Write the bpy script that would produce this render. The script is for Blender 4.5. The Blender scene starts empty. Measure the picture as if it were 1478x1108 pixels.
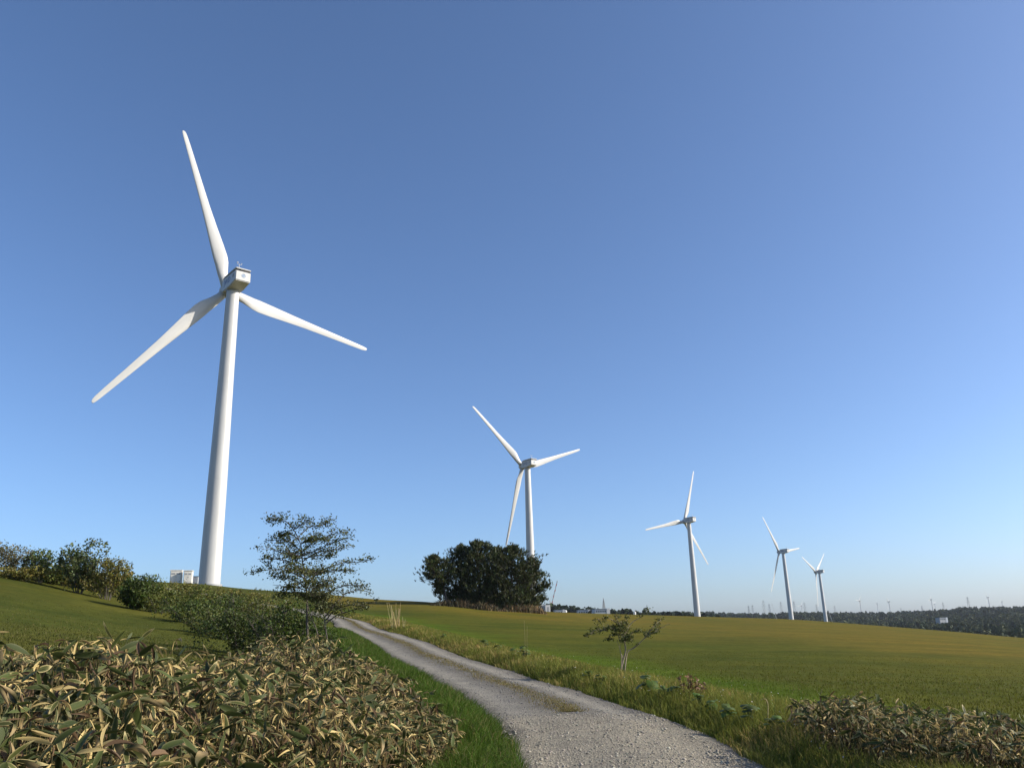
import bpy, bmesh, math, random
import numpy as np
from mathutils import Matrix, Vector

# ------------------------------------------------------------------ camera, sky, sun, exposure
scene = bpy.context.scene
COL = scene.collection
IW, IH, FPX = 1478.0, 1108.0, 1150.0
PITCH, ROLL, CAMZ = math.radians(17.14), math.radians(-1.664), 1.65
SUN_AZ, SUN_EL = math.radians(92), math.radians(26)      # azimuth clockwise from +Y

cF = np.array([0, math.cos(PITCH), math.sin(PITCH)])
_u = np.array([0, -math.sin(PITCH), math.cos(PITCH)]); _r = np.array([1., 0, 0])
cR = math.cos(ROLL) * _r + math.sin(ROLL) * _u
cU = -math.sin(ROLL) * _r + math.cos(ROLL) * _u
cam_d = bpy.data.cameras.new('camera')
cam_d.sensor_fit = 'HORIZONTAL'; cam_d.sensor_width = 36.0; cam_d.lens = 36.0 * FPX / IW
cam_d.clip_start = 0.05; cam_d.clip_end = 30000
cam = bpy.data.objects.new('camera', cam_d); COL.objects.link(cam)
cam.matrix_world = Matrix(((cR[0], cU[0], -cF[0], 0), (cR[1], cU[1], -cF[1], 0), (cR[2], cU[2], -cF[2], CAMZ), (0, 0, 0, 1)))
scene.camera = cam

world = bpy.data.worlds.new('World'); scene.world = world; world.use_nodes = True
wn = world.node_tree; wn.nodes.clear()
sky = wn.nodes.new('ShaderNodeTexSky'); sky.sky_type = 'NISHITA'; sky.sun_disc = False
sky.sun_elevation = SUN_EL; sky.sun_rotation = SUN_AZ
sky.altitude = 0; sky.air_density = 0.75; sky.dust_density = 1.4; sky.ozone_density = 5.2
bg = wn.nodes.new('ShaderNodeBackground'); bg.inputs['Strength'].default_value = 0.124
wo = wn.nodes.new('ShaderNodeOutputWorld')
wn.links.new(sky.outputs[0], bg.inputs[0]); wn.links.new(bg.outputs[0], wo.inputs[0])

sun_d = bpy.data.lights.new('sun', 'SUN'); sun_d.energy = 4.4; sun_d.angle = math.radians(0.53); sun_d.color = (1.0, 0.93, 0.80)
sun = bpy.data.objects.new('sun', sun_d); COL.objects.link(sun)
sdir = Vector((math.sin(SUN_AZ) * math.cos(SUN_EL), math.cos(SUN_AZ) * math.cos(SUN_EL), math.sin(SUN_EL)))
sun.rotation_euler = sdir.to_track_quat('Z', 'Y').to_euler(); sun.location = (60, -10, 40)

vs = scene.view_settings
vs.view_transform = 'Standard'; vs.look = 'None'; vs.exposure = 0.7; vs.gamma = 1.0; vs.use_curve_mapping = False

rng = np.random.default_rng(7)
TAU = 2 * math.pi

# ------------------------------------------------------------------ pixel helpers
def azel(px, py):
    d = cF + cR * (px - IW / 2) / FPX - cU * (py - IH / 2) / FPX
    return math.atan2(d[0], d[1]), math.atan2(d[2], math.hypot(d[0], d[1]))

def at(px, py, dist):
    a, e = azel(px, py)
    return np.array([dist * math.sin(a), dist * math.cos(a), CAMZ + dist * math.tan(e)])

# ------------------------------------------------------------------ noise
def _hash(ix, iy, s):
    n = (ix.astype(np.int64) * 374761393 + iy.astype(np.int64) * 668265263 + s * 1442695041) & 0x7fffffff
    n = ((n ^ (n >> 13)) * 1274126177) & 0x7fffffff
    return ((n ^ (n >> 16)) & 0xffff) / 65535.0

def vnoise(x, y, s=0):
    x = np.asarray(x, float); y = np.asarray(y, float)
    ix = np.floor(x); iy = np.floor(y); fx = x - ix; fy = y - iy
    fx = fx * fx * (3 - 2 * fx); fy = fy * fy * (3 - 2 * fy)
    a = _hash(ix, iy, s); b = _hash(ix + 1, iy, s); c = _hash(ix, iy + 1, s); d = _hash(ix + 1, iy + 1, s)
    return (a * (1 - fx) + b * fx) * (1 - fy) + (c * (1 - fx) + d * fx) * fy

def fbm(x, y, s=0, o=3):
    r = 0; a = 0.5
    for k in range(o):
        r = r + a * vnoise(x * 2 ** k, y * 2 ** k, s + k * 17); a *= 0.5
    return r / (1 - 0.5 ** o)

def sstep(a, b, x):
    t = np.clip((x - a) / (b - a), 0, 1); return t * t * (3 - 2 * t)

# ------------------------------------------------------------------ terrain heights
_AZ = np.arange(-180, 180.01, 0.25)
def table(pts, sm=2.0):
    xs, ys = zip(*pts)
    v = np.interp(_AZ, xs, ys)
    k = np.exp(-0.5 * (np.arange(-40, 41) * 0.25 / sm) ** 2); k /= k.sum()
    return np.convolve(np.pad(v, 40, 'edge'), k, 'valid')
T_EL = table([(-180, 0.5), (-90, 2.5), (-45, 4.3), (-32.5, 4.22), (-28.8, 3.88), (-24.9, 3.64), (-20.7, 3.42), (-19, 3.14), (-12.7, 2.64), (-9.9, 2.26), (-6.1, 2.02),
              (-2.3, 1.51), (2.5, 1.10), (7.2, .82), (11.8, .55), (18.1, .18), (20.5, -.07), (24.5, -.51), (28.3, -.93), (31, -1.3), (45, -2.0), (90, -1.5), (180, 0.5)], 0.9)
T_D = table([(-180, 90), (-90, 60), (-45, 58), (-33, 62), (-28, 80), (-24, 125), (-20.7, 176), (-18, 176), (-12, 150), (-6, 128), (0, 128), (5, 140), (12, 200), (18, 220), (25, 220), (33, 200), (60, 150), (180, 90)])
T_P = table([(-180, 1.2), (-45, 1.1), (-33, 1.1), (-20, 1.05), (-16, 1.2), (-11, 1.42), (-5, 1.42), (0, 1.35), (12, 1.25), (33, 1.2), (180, 1.2)])
T_DR = table([(-180, .01), (-20, .010), (-14, .014), (-4, .014), (-1.5, .006), (1, .0022), (5, .006), (12, .011), (18, .013), (20, .0145), (33, .016), (180, .012)], 1.0)
T_V = table([(-180, 900), (0, 950), (12, 1050), (20, 1050), (27, 750), (33, 620), (180, 620)])
T_RZ = table([(-180, 12), (-20, 14), (0, 26), (5, 22), (12, 16), (16.3, 6), (18.5, 9), (20.6, 5.5), (24.6, 1), (26.6, 4.5), (28.5, 7), (31.3, 4.5), (45, 8), (180, 12)], 0.5)
RIDGE = 2200.0
ROAD_L = [(748, 1108), (735, 1060), (700, 1030), (640, 990), (575, 955), (530, 925), (490, 905)]

def height0(x, y):
    x = np.asarray(x, float); y = np.asarray(y, float)
    d = np.hypot(x, y) + 1e-6; az = np.degrees(np.arctan2(x, y))
    g = lambda T: np.interp(az, _AZ, T)
    D = g(T_D); el = np.radians(g(T_EL)); zc = CAMZ + D * np.tan(el)
    t = np.clip((d - 8) / (D - 8), 0, 1)
    z1 = zc * t ** g(T_P)
    dd = np.clip(d - D, 0, None)
    los = CAMZ + d * np.tan(el)
    rnd = g(T_DR) * (np.sqrt(dd * dd + 12 ** 2) - 12) + dd * 0.0012
    z2 = los - rnd
    z = np.where(d < D, z1, z2)
    V = g(T_V)
    # beyond the field: hold the valley level, then rise to the wooded ridge
    losV = CAMZ + V * np.tan(el) - (g(T_DR) * (np.sqrt((V - D) ** 2 + 144) - 12) + (V - D) * 0.0012)
    k = sstep(0, 1, (d - V) / (RIDGE - V))
    zr = losV * (1 - k) + g(T_RZ) * k
    z = np.where(d > V, zr, z)
    z = z + sstep(RIDGE, 5000, d) * 16
    z = z + (fbm(x / 4, y / 4, 3, 2) - .5) * 0.10 * sstep(6, 14, d) * (1 - sstep(60, 120, d))
    return z

# road centre line from the two edges seen in the photograph, on the smooth terrain
_ds = np.exp(np.linspace(math.log(4), math.log(400), 900))
def hit(px, py, hf=None):
    a, e = azel(px, py)
    z = (hf or height0)(_ds * math.sin(a), _ds * math.cos(a))
    el = np.arctan2(z - CAMZ, _ds)
    i = np.argmax(el >= e) if (el >= e).any() else len(_ds) - 1
    d = _ds[i]
    return np.array([d * math.sin(a), d * math.cos(a)])

def catmull(P, n=16):
    P = [np.array(p, float) for p in P]; P = [2 * P[0] - P[1]] + P + [2 * P[-1] - P[-2]]
    out = []
    for i in range(1, len(P) - 2):
        a, b, c, d = P[i - 1:i + 3]
        for t in np.linspace(0, 1, n, endpoint=False):
            out.append(.5 * ((2 * b) + (c - a) * t + (2 * a - 5 * b + 4 * c - d) * t * t + (3 * b - a - 3 * c + d) * t ** 3))
    out.append(P[-2]); return np.array(out)

L_ = [hit(*p) for p in ROAD_L]
CL = [(4.2, -14), (2.7, -4), (1.85, 3)]
for i, p in enumerate(L_):
    nxt = L_[min(i + 1, len(L_) - 1)] - L_[max(i - 1, 0)]
    t = nxt / np.linalg.norm(nxt); nrm = np.array([t[1], -t[0]])
    CL.append(tuple(p + nrm * 1.5))
last = np.array(CL[-1])
CL += [tuple(last + np.array([-4.5, 14])), tuple(last + np.array([-14, 28])), tuple(last + np.array([-30, 36])), tuple(last + np.array([-60, 40]))]
ROAD = catmull(CL, 14)
_seg = np.diff(ROAD, axis=0); ROAD_S = np.concatenate([[0], np.cumsum(np.hypot(_seg[:, 0], _seg[:, 1]))])
_tan = np.gradient(ROAD, axis=0); _tan /= np.linalg.norm(_tan, axis=1)[:, None]
ROAD_N = np.stack([_tan[:, 1], -_tan[:, 0]], 1)               # points to the right of travel
RHW = 1.5

def road_uv(x, y):
    """signed distance to the centre line (+ right) and arc length"""
    x = np.asarray(x, float).ravel(); y = np.asarray(y, float).ravel()
    u = np.empty(len(x)); s = np.empty(len(x))
    for i in range(0, len(x), 20000):
        dx = x[i:i + 20000, None] - ROAD[None, :, 0]; dy = y[i:i + 20000, None] - ROAD[None, :, 1]
        k = np.argmin(dx * dx + dy * dy, 1); r = np.arange(len(k))
        u[i:i + 20000] = dx[r, k] * ROAD_N[k, 0] + dy[r, k] * ROAD_N[k, 1]
        dist = np.hypot(dx[r, k], dy[r, k]); u[i:i + 20000] = np.where(u[i:i + 20000] < 0, -dist, dist)
        s[i:i + 20000] = ROAD_S[k]
    return u, s

def height(x, y):
    x = np.asarray(x, float); y = np.asarray(y, float); shp = x.shape
    z = height0(x, y).ravel(); xf = x.ravel(); yf = y.ravel(); d = np.hypot(xf, yf)
    m = d < 140
    if m.any():
        u, s = road_uv(xf[m], yf[m]); dm = d[m]
        bank = 0.50 * sstep(-2.2, -4.8, u) * (1 - sstep(16, 34, dm)) * sstep(0, 3, yf[m])
        rb = 0.10 * sstep(1.6, 2.4, u) - 0.25 * sstep(3.2, 6.0, u) * (1 - sstep(30, 70, dm))
        ditch = -0.05 * np.exp(-((np.abs(u) - 1.75) / .25) ** 2) - 0.06 * (np.abs(u) < 1.7)
        z[m] += bank + rb * sstep(2, 6, dm) * (1 - sstep(60, 110, dm)) + ditch
    return z.reshape(shp)

def hz(x, y): return float(height(np.array([x]), np.array([y]))[0])
def gp(px, py):
    p = hit(px, py, height); return np.array([p[0], p[1], hz(p[0], p[1])])
def gd(px, d, py=872):
    """ground point under pixel column px (taken near the horizon) at distance d"""
    a, _ = azel(px, py); x, y = d * math.sin(a), d * math.cos(a); return np.array([x, y, hz(x, y)])

# ------------------------------------------------------------------ mesh accumulation
class Acc:
    def __init__(s): s.V = []; s.F = []; s.C = []; s.n = 0
    def add(s, V, F, col=None):
        V = np.asarray(V, float).reshape(-1, 3); F = np.asarray(F, np.int64)
        s.V.append(V); s.F.append(F + s.n); s.n += len(V)
        if col is None: col = (1, 1, 1)
        col = np.asarray(col, float)
        if col.ndim == 1: col = np.tile(col, (len(V), 1))
        s.C.append(col)
    def mesh(s, name, mat, smooth=False):
        me = bpy.data.meshes.new(name)
        V = np.concatenate(s.V) if s.V else np.zeros((0, 3)); C = np.concatenate(s.C)
        me.vertices.add(len(V)); me.vertices.foreach_set('co', V.astype(np.float32).ravel())
        loops = np.concatenate([f.ravel() for f in s.F]); tot = np.concatenate([np.full(len(f), f.shape[1]) for f in s.F])
        st = np.concatenate([[0], np.cumsum(tot)[:-1]])
        me.loops.add(len(loops)); me.loops.foreach_set('vertex_index', loops.astype(np.int32))
        me.polygons.add(len(tot)); me.polygons.foreach_set('loop_start', st.astype(np.int32)); me.polygons.foreach_set('loop_total', tot.astype(np.int32))
        me.update(calc_edges=True)
        if smooth: me.polygons.foreach_set('use_smooth', np.ones(len(tot), bool))
        at_ = me.attributes.new('col', 'FLOAT_COLOR', 'POINT')
        at_.data.foreach_set('color', np.concatenate([C, np.ones((len(C), 1))], 1).astype(np.float32).ravel())
        me.materials.append(mat); me.validate()
        return me
    def build(s, name, mat, parent=None, smooth=False):
        return link(name, s.mesh(name, mat, smooth), parent)

def link(name, data, parent=None):
    o = bpy.data.objects.new(name, data); COL.objects.link(o)
    if parent is not None: o.parent = parent
    return o

def tag(o, label=None, cat=None, group=None, kind=None):
    if label: o['label'] = label
    if cat: o['category'] = cat
    if group: o['group'] = group
    if kind: o['kind'] = kind
    return o

def thing(name, label, cat, loc=(0, 0, 0), rz=0, group=None):
    o = bpy.data.objects.new(name, None); COL.objects.link(o)
    o.location = [float(v) for v in loc]; o.rotation_euler = (0, 0, rz); o.empty_display_size = 0.3
    return tag(o, label, cat, group)

def box_vf(x0, x1, y0, y1, z0, z1):
    V = [(x, y, z) for z in (z0, z1) for y in (y0, y1) for x in (x0, x1)]
    F = [(0, 2, 3, 1), (4, 5, 7, 6), (0, 1, 5, 4), (2, 6, 7, 3), (0, 4, 6, 2), (1, 3, 7, 5)]
    return V, F

def tube(acc, P, R, n=6, col=None, cap=True):
    P = np.asarray(P, float); R = np.asarray(R, float) * np.ones(len(P))
    T = np.gradient(P, axis=0); T /= np.linalg.norm(T, axis=1)[:, None] + 1e-9
    ref = np.array([0.31, 0.2, 0.93]) if abs(T[0, 2]) < .8 else np.array([1., 0.1, 0])
    A = np.cross(T, ref); A /= np.linalg.norm(A, axis=1)[:, None] + 1e-9; B = np.cross(T, A)
    th = np.arange(n) * TAU / n
    V = P[:, None] + R[:, None, None] * (np.cos(th)[None, :, None] * A[:, None] + np.sin(th)[None, :, None] * B[:, None])
    k = len(P); i = np.arange(k - 1)[:, None] * n; j = np.arange(n)[None]; j2 = (j + 1) % n
    F = np.stack([i + j, i + j2, i + n + j2, i + n + j], -1).reshape(-1, 4)
    acc.add(V.reshape(-1, 3), F, col)
    if cap:
        tip = (P[-1] + T[-1] * R[-1] * .5)[None]
        acc.add(np.concatenate([V[-1], tip]), np.stack([np.arange(n), (np.arange(n) + 1) % n, np.full(n, n)], 1), col)

def bm_obj(name, bm, mat, parent=None, smooth=False):
    me = bpy.data.meshes.new(name); bm.to_mesh(me); bm.free(); me.materials.append(mat)
    if smooth: me.polygons.foreach_set('use_smooth', np.ones(len(me.polygons), bool))
    return link(name, me, parent)

def bevel_box(name, dims, centre, bev, mat, parent=None, seg=2):
    bm = bmesh.new(); bmesh.ops.create_cube(bm, size=1)
    bmesh.ops.scale(bm, vec=dims, verts=bm.verts); bmesh.ops.translate(bm, vec=centre, verts=bm.verts)
    if bev: bmesh.ops.bevel(bm, geom=bm.edges[:], offset=bev, segments=seg, affect='EDGES')
    return bm_obj(name, bm, mat, parent)

# ------------------------------------------------------------------ materials
def newmat(name):
    m = bpy.data.materials.new(name); m.use_nodes = True; nt = m.node_tree; nt.nodes.clear()
    out = nt.nodes.new('ShaderNodeOutputMaterial'); b = nt.nodes.new('ShaderNodeBsdfPrincipled')
    nt.links.new(b.outputs[0], out.inputs[0]); return m, nt, b, out
def N(nt, t, **kw):
    n = nt.nodes.new(t)
    for k, v in kw.items():
        if k in n.inputs.keys() and not hasattr(n, k): n.inputs[k].default_value = v
        else: setattr(n, k, v)
    return n
def noise(nt, scale, detail=4, rough=.6, vec=None):
    n = nt.nodes.new('ShaderNodeTexNoise'); n.inputs['Scale'].default_value = scale; n.inputs['Detail'].default_value = detail; n.inputs['Roughness'].default_value = rough
    if vec is not None: nt.links.new(vec, n.inputs['Vector'])
    return n
def ramp(nt, fac, stops):
    r = nt.nodes.new('ShaderNodeValToRGB'); e = r.color_ramp.elements
    while len(e) < len(stops): e.new(.5)
    for i, (p, c) in enumerate(stops): e[i].position = p; e[i].color = (*c, 1)
    nt.links.new(fac, r.inputs[0]); return r
def mixc(nt, a, b, fac, mode='MIX'):
    m = nt.nodes.new('ShaderNodeMix'); m.data_type = 'RGBA'; m.blend_type = mode
    for sock, v in ((m.inputs[6], a), (m.inputs[7], b), (m.inputs[0], fac)):
        if hasattr(v, 'is_output'): nt.links.new(v, sock)
        elif isinstance(v, (int, float)): sock.default_value = v
        else: sock.default_value = (*v, 1)
    return m.outputs[2]

def foliage_mat(name, transl=.3, rough=.5, spec=.3):
    m, nt, b, out = newmat(name)
    a = nt.nodes.new('ShaderNodeAttribute'); a.attribute_name = 'col'
    nt.links.new(a.outputs['Color'], b.inputs['Base Color']); b.inputs['Roughness'].default_value = rough
    b.inputs['Specular IOR Level'].default_value = spec
    if transl:
        tr = nt.nodes.new('ShaderNodeBsdfTranslucent'); nt.links.new(a.outputs['Color'], tr.inputs[0])
        mx = nt.nodes.new('ShaderNodeMixShader'); mx.inputs[0].default_value = transl
        nt.links.new(b.outputs[0], mx.inputs[1]); nt.links.new(tr.outputs[0], mx.inputs[2]); nt.links.new(mx.outputs[0], out.inputs[0])
    return m
M = {}
M['leaf'] = foliage_mat('leaf_foliage', .28)
M['grass'] = foliage_mat('grass_blades', .35, .65, .12)
M['needle'] = foliage_mat('pine_needles', .12, .55, .3)
M['sasa'] = foliage_mat('bamboo_grass_leaf', .25, .58, .22)
M['straw'] = foliage_mat('dry_straw', .2, .7, .2)
M['forest'] = foliage_mat('far_forest', .1, .7, .1)

def bark_mat(name, c1, c2, sc):
    m, nt, b, out = newmat(name)
    tc = nt.nodes.new('ShaderNodeTexCoord'); mp = nt.nodes.new('ShaderNodeMapping'); mp.inputs['Scale'].default_value = (1, 1, .35)
    nt.links.new(tc.outputs['Object'], mp.inputs[0])
    n = noise(nt, sc, 5, .65, mp.outputs[0]); r = ramp(nt, n.outputs[0], [(.3, c1), (.7, c2)])
    nt.links.new(r.outputs[0], b.inputs['Base Color']); b.inputs['Roughness'].default_value = .9
    bp = nt.nodes.new('ShaderNodeBump'); bp.inputs['Strength'].default_value = .5; bp.inputs['Distance'].default_value = .02
    nt.links.new(n.outputs[0], bp.inputs['Height']); nt.links.new(bp.outputs[0], b.inputs['Normal'])
    return m
M['bark_dark'] = bark_mat('bark_dark', (.045, .035, .028), (.13, .11, .09), 14)
M['bark_pale'] = bark_mat('bark_pale', (.16, .12, .085), (.36, .29, .22), 16)

def paint_mat(name, c, rough=.45, dirt=.06):
    m, nt, b, out = newmat(name)
    tc = nt.nodes.new('ShaderNodeTexCoord'); mp = nt.nodes.new('ShaderNodeMapping'); mp.inputs['Scale'].default_value = (1, 1, .12)
    nt.links.new(tc.outputs['Object'], mp.inputs[0])
    n = noise(nt, 1.3, 6, .6, mp.outputs[0])
    dk = tuple(v * (1 - dirt * 2.2) for v in c)
    r = ramp(nt, n.outputs[0], [(.35, dk), (.62, c)])
    nt.links.new(r.outputs[0], b.inputs['Base Color']); b.inputs['Roughness'].default_value = rough
    return m
M['white'] = paint_mat('turbine_white_paint', (.50, .495, .478))
M['blade'] = paint_mat('blade_gelcoat', (.515, .505, .485), .38, .04)
M['grey'] = paint_mat('grey_metal', (.30, .31, .32), .5)
M['dark'] = paint_mat('dark_gap', (.03, .03, .035), .7)
M['letter'] = paint_mat('lettering_blue', (.05, .09, .22), .5)
M['emblem'] = paint_mat('emblem_blue', (.16, .24, .36), .5)
M['cream'] = paint_mat('cream_cabinet', (.74, .70, .62), .5, .08)
M['bldg'] = paint_mat('white_building', (.58, .58, .57), .6, .06)
M['bldggrey'] = paint_mat('grey_building', (.42, .45, .48), .6, .06)
M['steel'] = paint_mat('galvanised_steel', (.24, .25, .26), .5, .1)
M['red'] = paint_mat('crane_red', (.55, .08, .05), .5)
M['glass'] = paint_mat('window_glass', (.05, .07, .09), .12, .0)
M['roof'] = paint_mat('roof_tin', (.20, .23, .27), .5)

def ground_mat():
    m, nt, b, out = newmat('field_ground')
    a = nt.nodes.new('ShaderNodeAttribute'); a.attribute_name = 'col'
    g = nt.nodes.new('ShaderNodeNewGeometry')
    n1 = noise(nt, 2.2, 6, .7, g.outputs['Position']); n2 = noise(nt, .05, 5, .6, g.outputs['Position'])
    mp = nt.nodes.new('ShaderNodeMapping'); mp.inputs['Rotation'].default_value = (0, 0, .25); mp.inputs['Scale'].default_value = (.025, .30, 1); nt.links.new(g.outputs['Position'], mp.inputs[0])
    n3 = noise(nt, 1.0, 4, .6, mp.outputs[0])
    n4 = noise(nt, 18, 3, .7, g.outputs['Position'])
    r1 = ramp(nt, n1.outputs[0], [(.25, (.72, .72, .72)), (.75, (1.3, 1.3, 1.25))])
    n5 = noise(nt, .38, 5, .65, g.outputs['Position']); r5 = ramp(nt, n5.outputs[0], [(.32, (.84, .88, .85)), (.68, (1.14, 1.11, 1.1))])
    r2 = ramp(nt, n2.outputs[0], [(.35, (.80, .92, .9)), (.65, (1.14, 1.04, 1.0))])
    r3 = ramp(nt, n3.outputs[0], [(.36, (.80, .87, .85)), (.62, (1.10, 1.06, 1.0))])
    r4 = ramp(nt, n4.outputs[0], [(.3, (.7, .7, .7)), (.7, (1.3, 1.3, 1.3))])
    c = mixc(nt, a.outputs['Color'], r1.outputs[0], 1.0, 'MULTIPLY'); c = mixc(nt, c, r2.outputs[0], 1.0, 'MULTIPLY'); c = mixc(nt, c, r3.outputs[0], 1.0, 'MULTIPLY')
    c = mixc(nt, c, r4.outputs[0], .8, 'MULTIPLY'); c = mixc(nt, c, r5.outputs[0], 1.0, 'MULTIPLY')
    nt.links.new(c, b.inputs['Base Color']); b.inputs['Roughness'].default_value = 1.0; b.inputs['Specular IOR Level'].default_value = .02
    bp = nt.nodes.new('ShaderNodeBump'); bp.inputs['Strength'].default_value = .35; bp.inputs['Distance'].default_value = .06
    nt.links.new(n1.outputs[0], bp.inputs['Height']); nt.links.new(bp.outputs[0], b.inputs['Normal'])
    return m
M['ground'] = ground_mat()

def road_mat():
    m, nt, b, out = newmat('gravel_road')
    a = nt.nodes.new('ShaderNodeAttribute'); a.attribute_name = 'col'
    g = nt.nodes.new('ShaderNodeNewGeometry')
    v = nt.nodes.new('ShaderNodeTexVoronoi'); v.inputs['Scale'].default_value = 40; nt.links.new(g.outputs['Position'], v.inputs['Vector'])
    v2 = nt.nodes.new('ShaderNodeTexVoronoi'); v2.inputs['Scale'].default_value = 105; nt.links.new(g.outputs['Position'], v2.inputs['Vector'])
    n1 = noise(nt, 1.4, 6, .65, g.outputs['Position']); n2 = noise(nt, 40, 3, .7, g.outputs['Position'])
    rv = ramp(nt, v.outputs['Color'], [(.1, (.55, .55, .56)), (.9, (1.4, 1.38, 1.33))])
    rv2 = ramp(nt, v2.outputs['Color'], [(.1, (.7, .7, .7)), (.9, (1.3, 1.3, 1.28))])
    r1 = ramp(nt, n1.outputs[0], [(.3, (.78, .78, .8)), (.7, (1.15, 1.13, 1.1))])
    c = mixc(nt, a.outputs['Color'], rv.outputs[0], .75, 'MULTIPLY'); c = mixc(nt, c, rv2.outputs[0], .8, 'MULTIPLY'); c = mixc(nt, c, r1.outputs[0], 1.0, 'MULTIPLY')
    nt.links.new(c, b.inputs['Base Color']); b.inputs['Roughness'].default_value = .95; b.inputs['Specular IOR Level'].default_value = .15
    bp = nt.nodes.new('ShaderNodeBump'); bp.inputs['Strength'].default_value = .8; bp.inputs['Distance'].default_value = .03
    nt.links.new(v.outputs['Distance'], bp.inputs['Height'])
    b2 = nt.nodes.new('ShaderNodeBump'); b2.inputs['Strength'].default_value = .6; b2.inputs['Distance'].default_value = .02
    nt.links.new(n2.outputs[0], b2.inputs['Height']); nt.links.new(bp.outputs[0], b2.inputs['Normal']); nt.links.new(b2.outputs[0], b.inputs['Normal'])
    return m
M['road'] = road_mat()
M['stone'] = foliage_mat('pebbles', 0, .9, .2)

# ------------------------------------------------------------------ zones
def poly_az(pts): return np.array([(d * math.sin(math.radians(a)), d * math.cos(math.radians(a))) for a, d in pts])
THICK_L = poly_az([(-52, 2.6), (-38, 2.9), (-30, 3.3), (-20, 4.6), (-12, 6.6), (-7, 9.2), (-4.4, 10.8), (-4.6, 12.6), (-8, 15.3), (-13, 15.6), (-18, 13.6), (-24, 11.2), (-33, 9.2), (-45, 8.0), (-56, 6.5)])
THICK_R = poly_az([(17.4, 12.8), (19, 11.2), (23, 9.8), (29, 9.2), (36, 9.0), (42, 9.4), (42, 12.8), (33, 12.9), (27, 13.0), (21, 13.3), (18, 13.4)])
def inside(poly, x, y):
    x = np.asarray(x); y = np.asarray(y); r = np.zeros(x.shape, bool); n = len(poly); j = n - 1
    for i in range(n):
        xi, yi = poly[i]; xj, yj = poly[j]
        c = ((yi > y) != (yj > y)) & (x < (xj - xi) * (y - yi) / (yj - yi + 1e-12) + xi); r ^= c; j = i
    return r

GREEN = np.array([.068, .100, .010]); DEEP = np.array([.070, .074, .012]); OLIVE = np.array([.116, .093, .017]); SOIL = np.array([.060, .045, .030]); DRY = np.array([.20, .165, .075])
MEADOW = np.array([.056, .066, .014])
def zone_col(x, y):
    x = np.asarray(x, float).ravel(); y = np.asarray(y, float).ravel()
    d = np.hypot(x, y); u = np.full(len(x), 200.); m = d < 260
    u[m] = road_uv(x[m], y[m])[0]
    az = np.degrees(np.arctan2(x, y))
    w = u + (fbm(x / 5, y / 5, 11, 3) - .5) * 5
    k1 = sstep(5.0, 9.0, w)[:, None]; k2 = sstep(10, 34, w + (fbm(x / 14, y / 14, 21, 3) - .5) * 20)[:, None]
    c = GREEN * (1 - k1) + DEEP * k1; c = c * (1 - k2) + OLIVE * k2
    left = ((u < -1.4) | ((az < -13) & (d < 170)))[:, None]
    n = fbm(x / 6, y / 6, 31, 3)[:, None]
    c = np.where(left, MEADOW * (.8 + .4 * n) + np.array([.012, 0, 0]) * n, c)
    c = np.where((inside(THICK_L, x, y) | inside(THICK_R, x, y))[:, None], SOIL, c)
    far = sstep(420, 700, d)[:, None] * sstep(8, 20, az)[:, None]
    c = c * (1 - far) + np.array([.05, .065, .025]) * far
    return c

# ------------------------------------------------------------------ ground and road
azs = np.unique(np.round(np.concatenate([np.arange(-180, -56, 4.0), np.arange(-56, 48, .35), np.arange(48, 180, 4.0)]), 3))
rad = np.exp(np.arange(math.log(0.7), math.log(6000), .0225))
A, Rr = np.meshgrid(np.radians(azs), rad); X = Rr * np.sin(A); Y = Rr * np.cos(A)
Z = height(X, Y)
nv, na = X.shape
i = np.arange(nv - 1)[:, None] * na; j = np.arange(na)[None]; j2 = (j + 1) % na
F = np.stack([i + j, i + na + j, i + na + j2, i + j2], -1).reshape(-1, 4)[:, ::-1]
acc = Acc(); acc.add(np.stack([X, Y, Z], -1).reshape(-1, 3), F, zone_col(X, Y))
c0 = acc.n; acc.add([[0, 0, hz(0, 0.01)]], np.zeros((0, 3), int), MEADOW)
acc.F.append(np.stack([np.full(na, c0), np.arange(na), (np.arange(na) + 1) % na], 1)[:, ::-1])
ground = acc.build('ground', M['ground'], smooth=True); tag(ground, 'rolling grass field over the hill', 'ground', kind='structure')

us = np.linspace(-1, 1, 23)
def road_z(s, u, x, y):
    rut = -0.035 * (np.exp(-((np.abs(u) - .62) / .2) ** 2)) + 0.02 * np.exp(-(u / .25) ** 2)
    return height(x, y) + 0.105 + rut - 0.06 * np.abs(u) ** 6 + (vnoise(x * 1.7, y * 1.7, 5) - .5) * .03
ss = np.linspace(0, ROAD_S[-1] - 1, 420) ** 1.0
cx = np.interp(ss, ROAD_S, ROAD[:, 0]); cy = np.interp(ss, ROAD_S, ROAD[:, 1]); nx = np.interp(ss, ROAD_S, ROAD_N[:, 0]); ny = np.interp(ss, ROAD_S, ROAD_N[:, 1])
wob = (vnoise(ss * .6, ss * 0, 9) - .5) * .28
S2, U2 = np.meshgrid(ss, us, indexing='ij')
hw = RHW + .12 + wob[:, None] * np.abs(U2)
Xr = cx[:, None] + nx[:, None] * U2 * hw; Yr = cy[:, None] + ny[:, None] * U2 * hw
Zr = road_z(S2, U2, Xr, Yr)
S0 = ROAD_S[np.argmin(np.hypot(ROAD[:, 0] - 1.2, ROAD[:, 1] - 15.6))]       # where fresh gravel ends
fresh = 1 - sstep(-1.2, .8, S2 - S0 + (fbm(Xr * 1.3, Yr * 1.3, 44) - .5) * 3)
rut = np.exp(-((np.abs(U2) - .55) / .22) ** 2)
base = np.array([.140, .128, .108])[None, None] * (1 - rut[..., None]) + np.array([.275, .254, .212]) * rut[..., None]
frc = np.array([.280, .250, .192])
colr = base * (1 - fresh[..., None]) + frc * fresh[..., None]
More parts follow.
